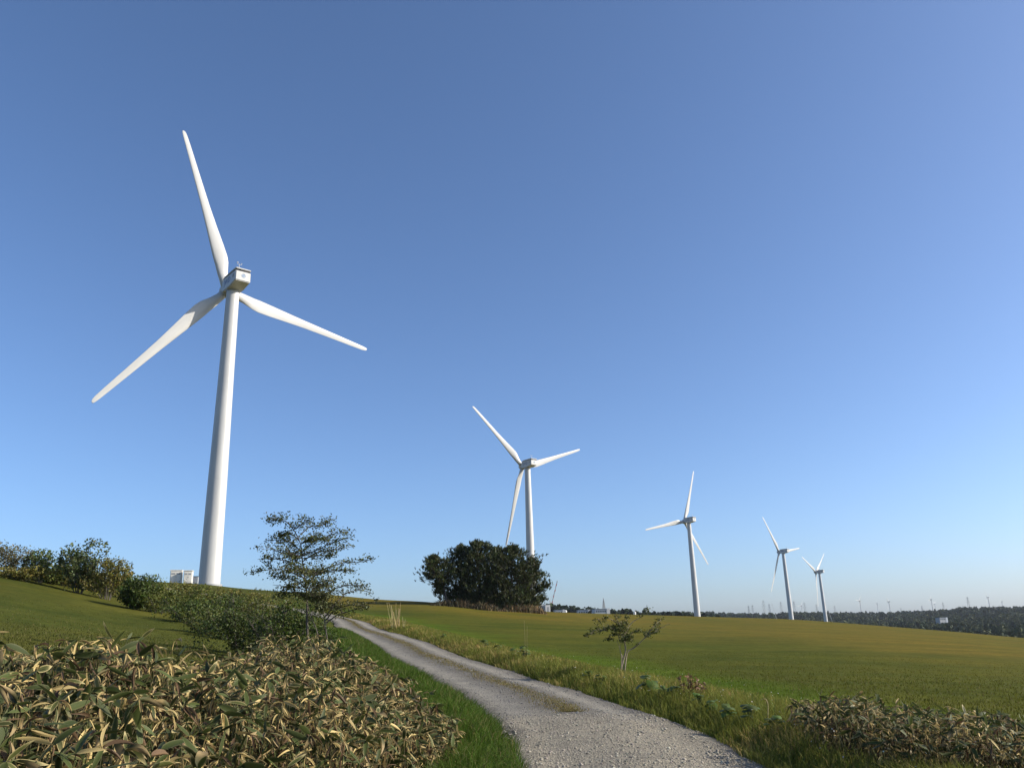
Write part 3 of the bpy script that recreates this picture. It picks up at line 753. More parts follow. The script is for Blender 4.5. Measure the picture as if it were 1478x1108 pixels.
def thicket(name, label, poly, count, hfun, size, nobj, cat, group=None):
    mn, mx = poly.min(0), poly.max(0); pts = []
    while len(pts) < count:
        q = rng.uniform(mn, mx, (count * 2, 2)); q = q[inside(poly, q[:, 0], q[:, 1])]
        dq = np.hypot(q[:, 0], q[:, 1]); q = q[rng.random(len(q)) < np.clip(7.0 / dq, .45, 1)]; pts += list(q)
    pts = np.array(pts[:count]); z = height(pts[:, 0], pts[:, 1])
    cb = np.array([pts[:, 0].mean(), pts[:, 1].mean()]); base = np.array([cb[0], cb[1], hz(*cb)])
    root = thing(name, label, cat, base, 0, group)
    clump = fbm(pts[:, 0] * 1.15, pts[:, 1] * 1.15, 95, 2); wither = fbm(pts[:, 0] * .9, pts[:, 1] * .9, 97, 2)
    stems = Acc(); inst = []
    for (px, py), pz, cl, wt in zip(pts, z, clump, wither):
        hf = hfun(px, py); h = hf * (1.0 - .5 * rng.random() ** 1.3) * (.50 + .95 * cl); a = rng.uniform(0, TAU); ln = rng.uniform(.05, .4) * h
        top = np.array([px + math.cos(a) * ln, py + math.sin(a) * ln, pz + h]); b = np.array([px, py, pz - .03])
        tube(stems, np.array([b, (b + top) / 2 + [0, 0, h * .07], top]) - base, [.004, .0035, .0025], 3, jit([.11, .10, .04], 1, .4)[0], cap=False)
        shoot_dead = rng.random() < .10 + .35 * max(0, wt - .45)
        for k in range(rng.integers(6, 11)):
            v = rng.random(); f = 1.0 if k < 4 else rng.uniform(.45, .98)
            kind = 0 if v < .34 else 1 if v < .52 else 4 if v < .63 else 2 if v < .88 else 3
            if shoot_dead: kind = 2 if rng.random() < .7 else 3
            if k >= 7: kind = (2, 3, 3, 4)[rng.integers(0, 4)]
            pit = rng.normal(-.05, .55) if k < 5 else rng.normal(-.3, .6)
            if kind >= 2: pit -= rng.uniform(0, .9)
            L = size * rng.uniform(.45, 1.25) * (1.1 if kind == 0 else .95); Wd = L * rng.uniform(.18, .31) * (rng.uniform(.3, .7) if kind in (2, 3) else 1)
            inst.append((*(b + (top - b) * f), a + k * 2.1 + rng.normal(0, .6), pit, rng.normal(0, .8), L, Wd, rng.integers(0, 10) if kind < 2 else rng.integers(6, 24), kind, rng.integers(0, 3) if kind >= 2 else rng.integers(1, 4), hf))
    stems.build('stems', M['straw'], root)['kind'] = 'stuff'
    G = [.60, .85, 1.05, 1.35]
    I = np.array(inst); P = I[:, :3]; aa, pit, rol, L, Wd = I[:, 3], I[:, 4], I[:, 5], I[:, 6], I[:, 7]; key = I[:, 8:11].astype(int)
    ex_ = np.stack([np.cos(aa) * np.cos(pit), np.sin(aa) * np.cos(pit), np.sin(pit)], 1); ey_ = np.cross([0, 0, 1.], ex_); ey_ /= np.linalg.norm(ey_, axis=1)[:, None] + 1e-9; ez_ = np.cross(ex_, ey_)
    c, sn = np.cos(rol)[:, None], np.sin(rol)[:, None]; y2 = ey_ * c + ez_ * sn; z2_ = -ey_ * sn + ez_ * c
    MT = np.stack([ex_ * L[:, None], y2 * Wd[:, None], z2_ * (L * .85)[:, None]], 2); TR = P - base
    # the leaves that show largest become parts of their own
    d = np.linalg.norm(P - [0, 0, CAMZ], axis=1); az_ = np.degrees(np.arctan2(P[:, 0], P[:, 1])); el_ = np.degrees(np.arcsin((P[:, 2] - CAMZ) / d))
    hg = P[:, 2] - height(P[:, 0], P[:, 1])
    vis = (np.abs(az_) < 32.2) & (el_ > -8.3) & (pit > -.9) & (hg > .62 * I[:, 11])
    order = np.argsort(-(L / d * np.where(vis, 1.0, .01))); own = np.zeros(len(I), bool); own[order[:nobj]] = True
    rest = Acc(); meshes = {}
    for kk in np.unique(key, axis=0):
        tv, tf, ed, tt = TEMPL[kk[0]]; cl = leaf_cols(kk[1], ed, tt, G[kk[2]])
        sel = np.where((key == kk).all(1) & ~own)[0]
        if len(sel):
            V = np.einsum('nij,vj->nvi', MT[sel], tv) + TR[sel][:, None]
            rest.add(V.reshape(-1, 3), (tf[None] + (np.arange(len(sel)) * len(tv))[:, None, None]).reshape(-1, 4), np.tile(cl, (len(sel), 1)))
        for q in np.where((key == kk).all(1) & own)[0]:
            kt = tuple(kk)
            if kt not in meshes:
                ac = Acc(); ac.add(tv, tf, cl); meshes[kt] = ac.mesh('leaf', M['sasa'], True)
            o = link('leaf', meshes[kt], root); m_ = MT[q]; t_ = TR[q]
            o.matrix_local = Matrix(((*m_[0], t_[0]), (*m_[1], t_[1]), (*m_[2], t_[2]), (0, 0, 0, 1)))
    rest.build('leaves', M['sasa'], root, True)['kind'] = 'stuff'
    return root
def hL(x, y):
    a = math.degrees(math.atan2(x, y)); d = math.hypot(x, y)
    return float(np.interp(a, [-32, -20, -13, -8, -4.5], [.90, .89, .86, .64, .38])) * float(np.interp(d, [3, 7], [.86, 1]))
def hR(x, y):
    a = math.degrees(math.atan2(x, y)); return float(np.interp(a, [16, 18, 24, 36], [.32, .50, .48, .42]))
thicket('bamboo_thicket', 'large dwarf bamboo thicket with withered straw edged leaves filling the lower left corner', THICK_L, 4500, hL, .152, 300, 'bamboo')
thicket('bamboo_thicket', 'smaller dwarf bamboo thicket on the right verge at the lower right corner', THICK_R, 1800, hR, .130, 240, 'bamboo')

# ------------------------------------------------------------------ weeds on the right verge
def butterbur(px, py, label, size, nleaf, hgt):
    b = gp(px, py); root = thing('broadleaf_weed', label, 'weed', b, 0, 'broad-leaved weeds on the right verge')
    for k in range(nleaf):
        a = TAU * k / nleaf + rng.normal(0, .4); r = size * rng.uniform(.4, 1.1); h = hgt * rng.uniform(.5, 1.1); top = np.array([math.cos(a) * r, math.sin(a) * r, h])
        st = Acc(); tube(st, [(0, 0, -.03), top * [.4, .4, .6], top], [.008, .006, .005], 5, (.13, .16, .05)); st.build('stem', M['leaf'], root)
        ac = Acc(); R_ = size * rng.uniform(.55, .95); m = 12; th = np.linspace(.25, TAU - .25, m) + a + math.pi
        rim = np.stack([np.cos(th) * R_, np.sin(th) * R_, .12 * R_ * np.sin(th * 3) - .25 * R_], 1) * rng.uniform(.9, 1.1, (m, 1)); til = rng.normal(0, .4)
        rim[:, 2] += (rim[:, 0] * math.cos(a) + rim[:, 1] * math.sin(a)) * til
        mid = rim * .55; mid[:, 2] += .1 * R_
        V = np.concatenate([[np.zeros(3)], mid, rim]) + top
        F1 = [(0, i + 1, i + 2) for i in range(m - 1)]; F2 = [(i + 1, m + i + 1, m + i + 2, i + 2) for i in range(m - 1)]
        c = jit([.085, .125, .022], 1, .3)[0]; ac.add(V, F1, c); ac.F.append(np.array(F2)); ac.build('leaf', M['leaf'], root, True)
wl = 'low broad-leaved green weed among the grass of the right verge'
for (px, py, s, n, h) in [(640, 925, .16, 6, .25), (700, 938, .18, 7, .3), (718, 942, .16, 6, .25), (757, 955, .20, 8, .38), (742, 950, .16, 6, .3), (868, 990, .13, 6, .22), (958, 1010, .12, 6, .2), (975, 1012, .12, 7, .22), (1030, 1035, .12, 7, .2), (1052, 1046, .13, 6, .22), (1085, 1052, .13, 7, .24), (1120, 1062, .12, 6, .2), (850, 984, .12, 6, .2), (1010, 1022, .11, 6, .18)]:
    butterbur(px, py, wl, s * .75, n + 1, h * 1.3)
butterbur(938, 1004, 'tallest broad-leaved weed right of the crooked tree with one pale upturned leaf', .16, 7, .46)
# reddish shoots and dry stalks
def stalks(name, label, px, py, n, h, spread, col, leafcol=None, r=.006, cat='weed', bend=.15, lean=0.0):
    b = gp(px, py); root = thing(name, label, cat, b)
    for k in range(n):
        a = rng.uniform(0, TAU); l = h * rng.uniform(.6, 1.05); s = np.array([math.cos(a), math.sin(a), 0]) * spread * rng.random(); tip = s * (1 + rng.uniform(.2, 1.4)) + np.array([lean * l + rng.normal(0, bend * l * .5), rng.normal(0, bend * l * .5), l])
        ac = Acc(); tube(ac, resample([s + [0, 0, -.03], (s + tip) / 2 + rng.normal(0, .02 * h, 3), tip], 7), np.linspace(r, r * .5, 7), 5, jit(col, 1, .2)[0])
        o = ac.build('stalk', M['straw'], root, True)
        if leafcol is not None:
            ac = Acc(); P = np.repeat(resample([s, (s + tip) / 2, tip], 6)[2:], 5, 0) + rng.normal(0, .03, (20, 3)); cards(ac, P, rng.uniform(.05, .09, 20), jit(leafcol, 20, .3), .5); ac.build('leaves', M['leaf'], root)
    return root
stalks('reddish_weed', 'reddish leafy shoots standing out of the right verge grass', 1000, 1012, 9, .46, .16, [.20, .12, .06], [.18, .11, .05])
stalks('dry_reed', 'tall clump of dry yellow reed stalks on the verge beside the track', 572, 908, 14, 1.75, .30, [.50, .39, .19], None, .022, 'reed', .28, -.10)
stalks('dry_reed', 'single short dry reed stalk just right of the tall reed clump', 583, 909, 2, .95, .04, [.46, .36, .19], None, .02, 'reed', .08)
stalks('dry_stalk', 'thin pair of straight dry stalks on the verge above the middle of the track', 758, 956, 2, 1.35, .10, [.30, .25, .14], None, .006, 'stalk', .04)
b = gp(1108, 1056); root = thing('curled_stalk', 'curled pale dead stalk standing at the left end of the right thicket', 'stalk', b)
ac = Acc(); tube(ac, resample([(0, 0, -.03), (.03, 0, .2), (.05, 0, .38), (.02, 0, .46), (-.05, .01, .44)], 14), np.linspace(.008, .005, 14), 6, (.42, .34, .18)); ac.build('stalk', M['straw'], root, True)
n = 160
x, y, off, s = verge(1, n, .5, 2.6, 0, S0 + 14, 1.2)
cr = Acc(); P = np.stack([x, y, height(x, y) + rng.uniform(.15, .4, n)], 1); cards(cr, P, rng.uniform(.015, .03, n), jit([.6, .58, .48], n, .2), .9, .9)
o = cr.build('seed_heads', M['straw']); tag(o, 'tiny pale seed heads over the right verge grass', 'grass', kind='stuff')

# ------------------------------------------------------------------ wind turbines
HUB_Z, OVER, RROT, TILT = 65.2, 4.0, 38.2, math.radians(5)
def mesh_blade():
    st = [(0.9, 1.9, 1.9, 0), (2.2, 1.9, 1.85, 4), (4.2, 2.35, 1.35, 12), (6.5, 3.0, .95, 13), (8.2, 3.2, .80, 11), (11, 2.95, .62, 8.5), (15, 2.45, .48, 6), (20, 1.95, .36, 4), (25, 1.65, .27, 2.5), (30, 1.38, .2, 1.3), (34.5, 1.16, .14, .5), (36.8, 1.0, .10, .2), (37.7, .80, .07, 0), (38.1, .52, .05, 0), (38.25, .2, .03, 0)]
    n = 20; V = []
    for r, ch, th, tw in st:
        k = min(1.0, max(0.0, (r - 2.2) / 5.0)); k = k * k * (3 - 2 * k); tw = math.radians(tw)
        for q in range(n):
            a = TAU * q / n
            ex, ey = math.cos(a) * .5, math.sin(a) * .5
            xc = (1 - math.cos(a)) / 2; yt = 5 * (.2969 * math.sqrt(xc) - .126 * xc - .3516 * xc ** 2 + .2843 * xc ** 3 - .1036 * xc ** 4)
            fx = .32 - xc; fy = (yt if a <= math.pi else -yt) * .98
            sx = (ex * (1 - k) + fx * k) * ch; sy = (ey * (1 - k) + fy * k) * th
            c, s = math.cos(tw), math.sin(tw); X_, Y_ = sx * c - sy * s, sx * s + sy * c
            V.append((-X_, Y_ + .9 * (r / RROT) ** 2, r))
    m = len(st); F = [(i * n + q, i * n + (q + 1) % n, (i + 1) * n + (q + 1) % n, (i + 1) * n + q) for i in range(m - 1) for q in range(n)]
    me = bpy.data.meshes.new('blade'); me.from_pydata(V, [], F + [tuple(range(n))[::-1], tuple((m - 1) * n + q for q in range(n))]); me.materials.append(M['blade'])
    me.polygons.foreach_set('use_smooth', np.ones(len(me.polygons), bool)); me.update()
    bm = bmesh.new(); bm.from_mesh(me); bmesh.ops.recalc_face_normals(bm, faces=bm.faces); bm.to_mesh(me); bm.free()
    return me
BLADE = mesh_blade()
def mesh_hub():
    prof = [(-1.35, 1.25), (-1.0, 1.5), (.6, 1.5), (1.3, 1.3), (1.9, .9), (2.25, .4), (2.35, .02)]; n = 28
    V = [(r * math.cos(TAU * q / n), y, r * math.sin(TAU * q / n)) for y, r in prof for q in range(n)]
    F = [(i * n + q, (i + 1) * n + q, (i + 1) * n + (q + 1) % n, i * n + (q + 1) % n) for i in range(len(prof) - 1) for q in range(n)] + [tuple(range(n))]
    me = bpy.data.meshes.new('rotor_hub'); me.from_pydata(V, [], F); me.materials.append(M['white']); me.polygons.foreach_set('use_smooth', np.ones(len(me.polygons), bool)); me.update(); return me
HUBM = mesh_hub()
def nacelle_bm():
    prof = [(-5.3, .85), (-1.9, .30), (1.7, .30), (2.75, .95), (2.75, 2.95), (1.6, 3.45), (-5.3, 3.25)]
    bm = bmesh.new(); a = [bm.verts.new((-1.72, y, z)) for y, z in prof]; b = [bm.verts.new((1.72, y, z)) for y, z in prof]
    bm.faces.new(a); bm.faces.new(b[::-1]); n = len(prof)
    for i in range(n): bm.faces.new((a[i], b[i], b[(i + 1) % n], a[(i + 1) % n]))
    bmesh.ops.recalc_face_normals(bm, faces=bm.faces)
    bmesh.ops.bevel(bm, geom=bm.edges[:], offset=.16, segments=3, affect='EDGES'); return bm
def hood_bm():
    prof = [(-5.42, 3.52), (-5.42, 3.80), (-4.9, 4.02), (1.2, 3.98), (2.3, 3.55), (2.3, 3.46), (-1.0, 3.52)]
    bm = bmesh.new(); a = [bm.verts.new((-1.70, y, z)) for y, z in prof]; b = [bm.verts.new((1.70, y, z)) for y, z in prof]; n = len(prof)
    bm.faces.new(a); bm.faces.new(b[::-1])
    for i in range(n): bm.faces.new((a[i], b[i], b[(i + 1) % n], a[(i + 1) % n]))
    bmesh.ops.recalc_face_normals(bm, faces=bm.faces); bmesh.ops.bevel(bm, geom=bm.edges[:], offset=.10, segments=2, affect='EDGES'); return bm
def ring(acc, r0, r1, n=28, a0=0, a1=TAU, c=(0, 0)):
    th = np.linspace(a0, a1, n); V = np.concatenate([np.stack([c[0] + np.cos(th) * r0, c[1] + np.sin(th) * r0, 0 * th], 1), np.stack([c[0] + np.cos(th) * r1, c[1] + np.sin(th) * r1, 0 * th], 1)])
    acc.add(V, [(i, i + 1, n + i + 1, n + i) for i in range(n - 1)])
def text_mesh(s, size):
    cu = bpy.data.curves.new('lettering', 'FONT'); cu.body = s; cu.size = size; cu.align_x = 'CENTER'; cu.align_y = 'CENTER'; cu.extrude = .006; cu.offset = .03
    o = bpy.data.objects.new('tmp_text', cu); COL.objects.link(o); bpy.context.view_layer.update()
    me = bpy.data.meshes.new_from_object(o); bpy.data.objects.remove(o); bpy.data.curves.remove(cu); me.materials.clear(); me.materials.append(M['letter']); return me
LETT = text_mesh('JWD', 1.75); LETT.name = 'lettering'
def turbine(label, base, hubz, yaw, ph, group, full=True):
    root = thing('wind_turbine', label, 'wind turbine', base, -yaw, group)
    top = hubz - 1.7 - base[2]                       # tower top above its base
    # tower
    k = 15; zz = np.linspace(-.6, top, k); rr = np.interp(zz, [0, top * .33, top * .66, top], [2.12, 1.92, 1.62, 1.36]); ac = Acc(); tube(ac, np.stack([zz * 0, zz * 0, zz], 1), rr, 40 if full else 14, cap=False)
    tw = ac.build('tower', M['white'], root, True)
    if full:
        for f in (.335, .665):
            z = top * f; r = float(np.interp(z, [0, top * .33, top * .66, top], [2.12, 1.92, 1.62, 1.36])); ac = Acc(); tube(ac, [(0, 0, z - .05), (0, 0, z + .05)], r + .018, 40, cap=False); ac.build('flange_seam', M['white'], tw, True)
        ac = Acc(); tube(ac, [(0, 0, -.3), (0, 0, .12)], 2.5, 40, cap=False); ac.build('base_ring', M['grey'], tw, True)
    ac = Acc(); tube(ac, [(0, 0, top - .02), (0, 0, top + .55)], [1.42, 1.66], 32, cap=False); ac.build('yaw_collar', M['grey'], root, True)
    if 'nac' not in turbine.__dict__:
        bm = nacelle_bm(); me = bpy.data.meshes.new('nacelle'); bm.to_mesh(me); bm.free(); me.materials.append(M['white']); turbine.nac = me
        bm = hood_bm(); me = bpy.data.meshes.new('roof_hood'); bm.to_mesh(me); bm.free(); me.materials.append(M['white']); turbine.hood = me
        ac = Acc(); ac.add(*box_vf(-1.55, 1.55, -5.2, 1.5, 3.2, 3.56)); turbine.slot = ac.mesh('vent_slot', M['dark'])
        ac = Acc(); ring(ac, .0, .52); turbine.disc = ac.mesh('emblem', M['emblem'])
        ac = Acc(); ring(ac, .43, .485); ring(ac, .09, .15, 16, .6, 4.9, (-.13, .06)); ring(ac, .11, .17, 16, -2.4, 2.2, (.12, -.06)); turbine.emb = ac.mesh('emblem_mark', M['white'])
        ac = Acc()
        tube(ac, [(0, 0, 0), (0, 0, 1.15)], .05, 8); tube(ac, [(-.45, 0, .95), (.45, 0, .95)], .04, 8); tube(ac, [(-.45, 0, .95), (-.45, 0, 1.35)], .035, 8); tube(ac, [(.45, 0, .95), (.45, 0, 1.3)], .035, 8)
        ac.add(*box_vf(-.62, -.28, -.1, .1, 1.33, 1.5)); ac.add(*box_vf(.25, .65, -.03, .03, 1.3, 1.36)); turbine.anem = ac.mesh('wind_sensor', M['white'])
    nac = link('nacelle', turbine.nac, root); nac.location = (0, 0, top)
    link('roof_hood', turbine.hood, nac)
    if full:
        link('vent_slot', turbine.slot, nac)
        e = link('emblem', turbine.disc, nac); e.location = (.1, -5.315, 2.15); e.rotation_euler = (math.pi / 2, 0, 0)
        e2 = link('emblem_mark', turbine.emb, nac); e2.location = (.1, -5.325, 2.15); e2.rotation_euler = (math.pi / 2, 0, 0)
        for sgn in (-1, 1):
            l = link('lettering', LETT, nac); l.location = (sgn * 1.725, -.6, 2.05); l.rotation_euler = (math.pi / 2, 0, sgn * math.pi / 2)
            ac = Acc(); ac.add(*box_vf(-.02, .02, -.45, .45, -.4, .4)); v = ac.build('side_vent', M['grey'], nac); v.location = (sgn * 1.73, -3.9, 2.35)
        w = link('wind_sensor', turbine.anem, nac); w.location = (-.7, -4.4, 4.0)
    B = Matrix.Translation((0, OVER, top + 1.7)) @ Matrix.Rotation(TILT, 4, 'X')
    h = link('rotor_hub', HUBM, root); h.matrix_local = B
    for k in range(3):
        b = link('blade', BLADE, root); b.matrix_local = B @ Matrix.Rotation(ph + k * TAU / 3, 4, 'Y')
    return root
near = [(-20.676, 176.11, 10.742, -41.0, 98.76, 'nearest and largest white wind turbine left of the picture middle'), (.948, 370.83, 8.947, -35.78, 71.585, 'second nearest white wind turbine rising behind the dark pine clump'),
        (12.125, 566.95, 3.311, -37.32, 18.469, 'third white wind turbine standing alone right of the pine clump'), (18.116, 777.9, -4.108, -41.4, 82.06, 'fourth white wind turbine standing in front of the far lattice pylons'),
        (20.21, 992.7, -11.956, -48.8, 53.63, 'smallest of the five row turbines at the right end of the row')]
for a, d, zb, yaw, ph, lab in near:
    a = math.radians(a); x, y = d * math.sin(a), d * math.cos(a); zg = hz(x, y)
    turbine(lab, (x, y, zg), zb + CAMZ + HUB_Z, math.radians(yaw), math.radians(ph), 'white turbines in the row along the field')
far = [(1241, 867, 4300, -40, 40, 'far turbine left of a close pair above the wooded ridge'), (1266, 871, 5400, -60, 10, 'faint small far turbine in the middle of the three above the ridge'), (1283, 868, 4100, -55, 75, 'far turbine with a long visible tower right of the other two above the ridge'),
       (1344, 865, 4500, -50, 20, 'far turbine above the ridge directly beyond the house'), (1349, 871, 5600, -40, 60, 'faint far turbine just right of the one beyond the house'), (1426, 862, 4300, -45, 95, 'far turbine above the ridge near the right picture edge'), (1446, 868, 5500, -55, 30, 'rightmost and faintest far turbine above the ridge'), (1157, 874, 5000, -35, 30, 'faint far turbine between the fourth and fifth row turbines')]
for px, py, d, yaw, ph, lab in far:
    p = at(px, py, d); zg = hz(p[0], p[1])
    turbine(lab, (p[0], p[1], min(zg, p[2] - 50)), p[2], math.radians(yaw), math.radians(ph), 'far turbines beyond the wooded ridge', False)

# cabinets beside the nearest turbine
def cabinet(px0, px1, ytop, d, label, dark_side):
    m = spx(d); p0 = gd((px0 + px1) / 2, d, ytop + 8); zt = at((px0 + px1) / 2, ytop, d)[2]; w = (px1 - px0) * m * 1.02; h = zt - p0[2]
    root = thing('equipment_cabinet', label, 'cabinet', p0, math.radians(16), 'cabinets beside the nearest turbine')
    bevel_box('body', (w, 1.9, h - .16), (0, 0, (h - .16) / 2), .03, M['cream'], root); bevel_box('roof', (w + .16, 2.06, .14), (0, 0, h - .07), .03, M['cream'], root)
    for sx in (-1, 1): bevel_box('door', (w * .44, .04, h * .74), (sx * w * .23, -.975, h * .48), .01, M['cream'], root)
    for sx in (-1, 1): bevel_box('vent', (w * .3, .03, h * .12), (sx * w * .23, -1.0, h * .70), .0, M['grey'], root)
    bevel_box('door_handle', (.05, .06, .22), (.06, -1.02, h * .45), .01, M['dark'], root)
cabinet(248, 261.5, 822.5, 158, 'left cream equipment cabinet beside the nearest turbine', 0)
cabinet(267, 277, 823, 157, 'right cream equipment cabinet closest to the nearest turbine tower', 0)
p = gd(282, 165, 838); root = thing('transformer_box', 'low grey transformer box between the cabinets and the nearest tower', 'box', p, .2)
bevel_box('body', (1.0, .9, 1.3), (0, 0, .65), .04, M['grey'], root); bevel_box('lid', (1.1, 1.0, .08), (0, 0, 1.34), .02, M['dark'], root)

# container boxes by the second turbine
def container(px0, px1, ytop, d, label, name='site_container', mat='bldg', dep=2.4):
    m = spx(d); p0 = gd((px0 + px1) / 2, d); zt = at((px0 + px1) / 2, ytop, d)[2]; w = (px1 - px0) * m; h = max(1.5, zt - p0[2])
    root = thing(name, label, 'container', p0, math.radians(12), 'containers beside the second turbine')
    bevel_box('body', (w, dep, h - .12), (0, 0, h / 2), .04, M[mat], root); bevel_box('roof', (w + .1, dep + .1, .1), (0, 0, h + .0), .02, M['bldggrey'], root)
    bevel_box('door', (w * .36, .05, h * .7), (w * .1, -dep / 2 - .02, h * .42), .01, M['grey'], root)
container(779, 784, 872, 352, 'left white container by the foot of the second turbine')
container(786, 793, 872.5, 350, 'right white container beyond the pine clump')
container(775.5, 781, 862, 360, 'tall narrow blue grey box behind the white containers', 'grey_box', 'bldggrey')

# far buildings, tanks, mast and crane
def building(px0, px1, ytop, d, label, mats, rz=.35, win=0, dep=12, roofz=.0, cat='building', name='far_building'):
    m = spx(d); p0 = gd((px0 + px1) / 2, d); zt = at((px0 + px1) / 2, ytop, d)[2]; w = (px1 - px0) * m; h = max(3.0, zt - p0[2])
    root = thing(name, label, cat, p0, rz)
    bevel_box('wall', (w * .78, dep, h), (-w * .11, 0, h / 2), .05, M[mats[0]], root); bevel_box('end_wall', (w * .22, dep + .4, h + .5), (w * .39, 0, (h + .5) / 2), .05, M[mats[1]], root)
    bevel_box('roof', (w * .80, dep + .6, .3), (-w * .11, 0, h + .16), .05, M['roof'], root)
    for k in range(win):
        x = -w * .45 + w * .7 * (k + .5) / win; bevel_box('window', (w * .7 / win * .6, .12, 1.2), (x, -dep / 2 - .05, h - 1.6), .02, M['glass'], root)
    return root
building(856, 877, 879, 640, 'long grey building with a white end wall beyond the field', ('bldggrey', 'bldg'), .12, 5)
building(832, 850, 880.5, 720, 'low grey building with a white corner left of the long grey one', ('bldggrey', 'bldg'), .1, 4)
building(800, 813, 880.5, 690, 'low white roofed shed nearest to the pine clump', ('bldggrey', 'bldg'), .15, 3, 8)
building(1349, 1361, 891.5, 1150, 'pale house standing among the trees of the wooded slope', ('grey', 'bldggrey'), .3, 3, 7, name='house')
def tank(px, ytop, wpx, d, label):
    m = spx(d); p0 = gd(px, d); zt = at(px, ytop, d)[2]; h = max(3., zt - p0[2]); r = wpx * m / 2
    root = thing('storage_tank', label, 'tank', p0, 0, 'white tanks beyond the field')
    ac = Acc(); tube(ac, [(0, 0, -.2), (0, 0, h - r * .5)], r, 20, cap=False); ac.build('shell', M['bldg'], root, True)
    ac = Acc(); a = np.linspace(0, math.pi / 2, 7); tube(ac, np.stack([0 * a, 0 * a, h - r * .5 + np.sin(a) * r * .5], 1), np.cos(a) * r + .01, 20); ac.build('dome', M['bldg'], root, True)
tank(815.5, 880, 4.5, 700, 'white domed tank right of the low white roofed shed'); tank(915, 882, 4, 650, 'white domed tank left of the near wood'); tank(847.5, 879, 3.6, 735, 'white domed tank behind the low grey building')
# roof antenna tower
def lattice(root, h, w, t, mat, arms=(), n=6):
    ac = Acc()
    for sx in (-1, 1):
        for sy in (-1, 1): tube(ac, [(sx * w / 2, sy * w / 2, 0), (sx * w * .08, sy * w * .08, h)], [t, t * .7], 4)
    ac.build('legs', M[mat], root)
    ac = Acc()
    for k in range(n):
        a, b = k / n, (k + 1) / n; wa, wb = w / 2 * (1 - a * .84), w / 2 * (1 - b * .84)
        for s in (-1, 1):
            tube(ac, [(-wa, s * wa, h * a), (wb, s * wb, h * b)], t * .5, 3); tube(ac, [(wa, s * wa, h * a), (-wb, s * wb, h * b)], t * .5, 3)
            tube(ac, [(s * wa, -wa, h * a), (s * wb, wb, h * b)], t * .5, 3)
    ac.build('bracing', M[mat], root)
    for (f, l) in arms:
        ac = Acc(); wz = w / 2 * (1 - f * .84)
        for s in (-1, 1): tube(ac, [(s * wz, 0, h * f), (s * l, 0, h * f + .3)], [t * .8, t * .4], 4); tube(ac, [(s * wz, 0, h * f + 1.6), (s * l, 0, h * f + .3)], [t * .6, t * .4], 4)
        ac.build('crossarm', M[mat], root)
p = gd(871.5, 650); zt = at(871.5, 866, 650)[2]
root = thing('antenna_tower', 'short lattice antenna tower behind the long grey building', 'antenna', p, .4); lattice(root, zt - p[2], 3.0, .28, 'steel', (), 7)
ac = Acc(); tube(ac, [(0, 0, (zt - p[2]) * .9), (0, 0, zt - p[2] + 1.5)], .3, 6); ac.build('antenna', M['steel'], root)

pyl = [(1080, 874, 2600, 'leftmost lattice pylon above the far wood'), (1102, 866, 2500, 'tall lattice pylon left of the fourth turbine'), (1110, 871, 3000, 'lattice pylon just right of the tall pylon left of the fourth turbine'), (1127, 868, 2900, 'lattice pylon left of the fourth turbine tower, nearest to it'),
       (1146, 867, 2800, 'lattice pylon just right of the fourth turbine tower'), (1161, 869, 3000, 'lattice pylon midway between the fourth and fifth turbines'), (1178, 872, 3100, 'lattice pylon just left of the fifth turbine tower'), (1204, 874, 3100, 'small lattice pylon right of the fifth turbine'),
       (1299, 877, 3300, 'tiny lattice pylon on the ridge right of the three far turbines'), (1330, 874, 3200, 'small lattice pylon on the ridge left of the turbine beyond the house'), (1361, 869, 3100, 'lattice pylon on the ridge right of the house'), (1398, 861, 2900, 'tall lattice pylon on the ridge near the right picture edge'),
       (1085.5, 873, 2700, 'lattice pylon just right of the leftmost one')]
for px, yt, d, lab in pyl:
    d = d * .9; p = gd(px, d); zt = at(px, yt, d)[2]; h = max(24., zt - p[2]); p[2] = zt - h
    root = thing('lattice_pylon', lab, 'pylon', p, rng.uniform(-.5, .5), 'lattice pylons beyond the field'); lattice(root, h, h * .17, .24, 'steel', ((.68, h * .13), (.80, h * .11), (.92, h * .09)), 6)
for (xa, ya, xb, yb, d, lab) in [(1114.5, 872, 1123, 893, 800, 'thin pale leaning mast left of the fourth turbine'), (1197, 884, 1204, 895, 950, 'short pale leaning mast at the foot of the fifth turbine')]:
    t = at(xa, ya, d); b = at(xb, yb, d); root = thing('leaning_mast', lab, 'mast', b)
    b0 = np.array([0, 0, hz(b[0], b[1]) - b[2] - .2]); ac = Acc(); tube(ac, [b0, t - b], [.16, .10], 6); ac.build('pole', M['white'], root); ac = Acc(); tube(ac, [(t - b) + [-.8, 0, 0], (t - b) + [.8, 0, 0]], .07, 5); ac.build('crossarm', M['steel'], root)
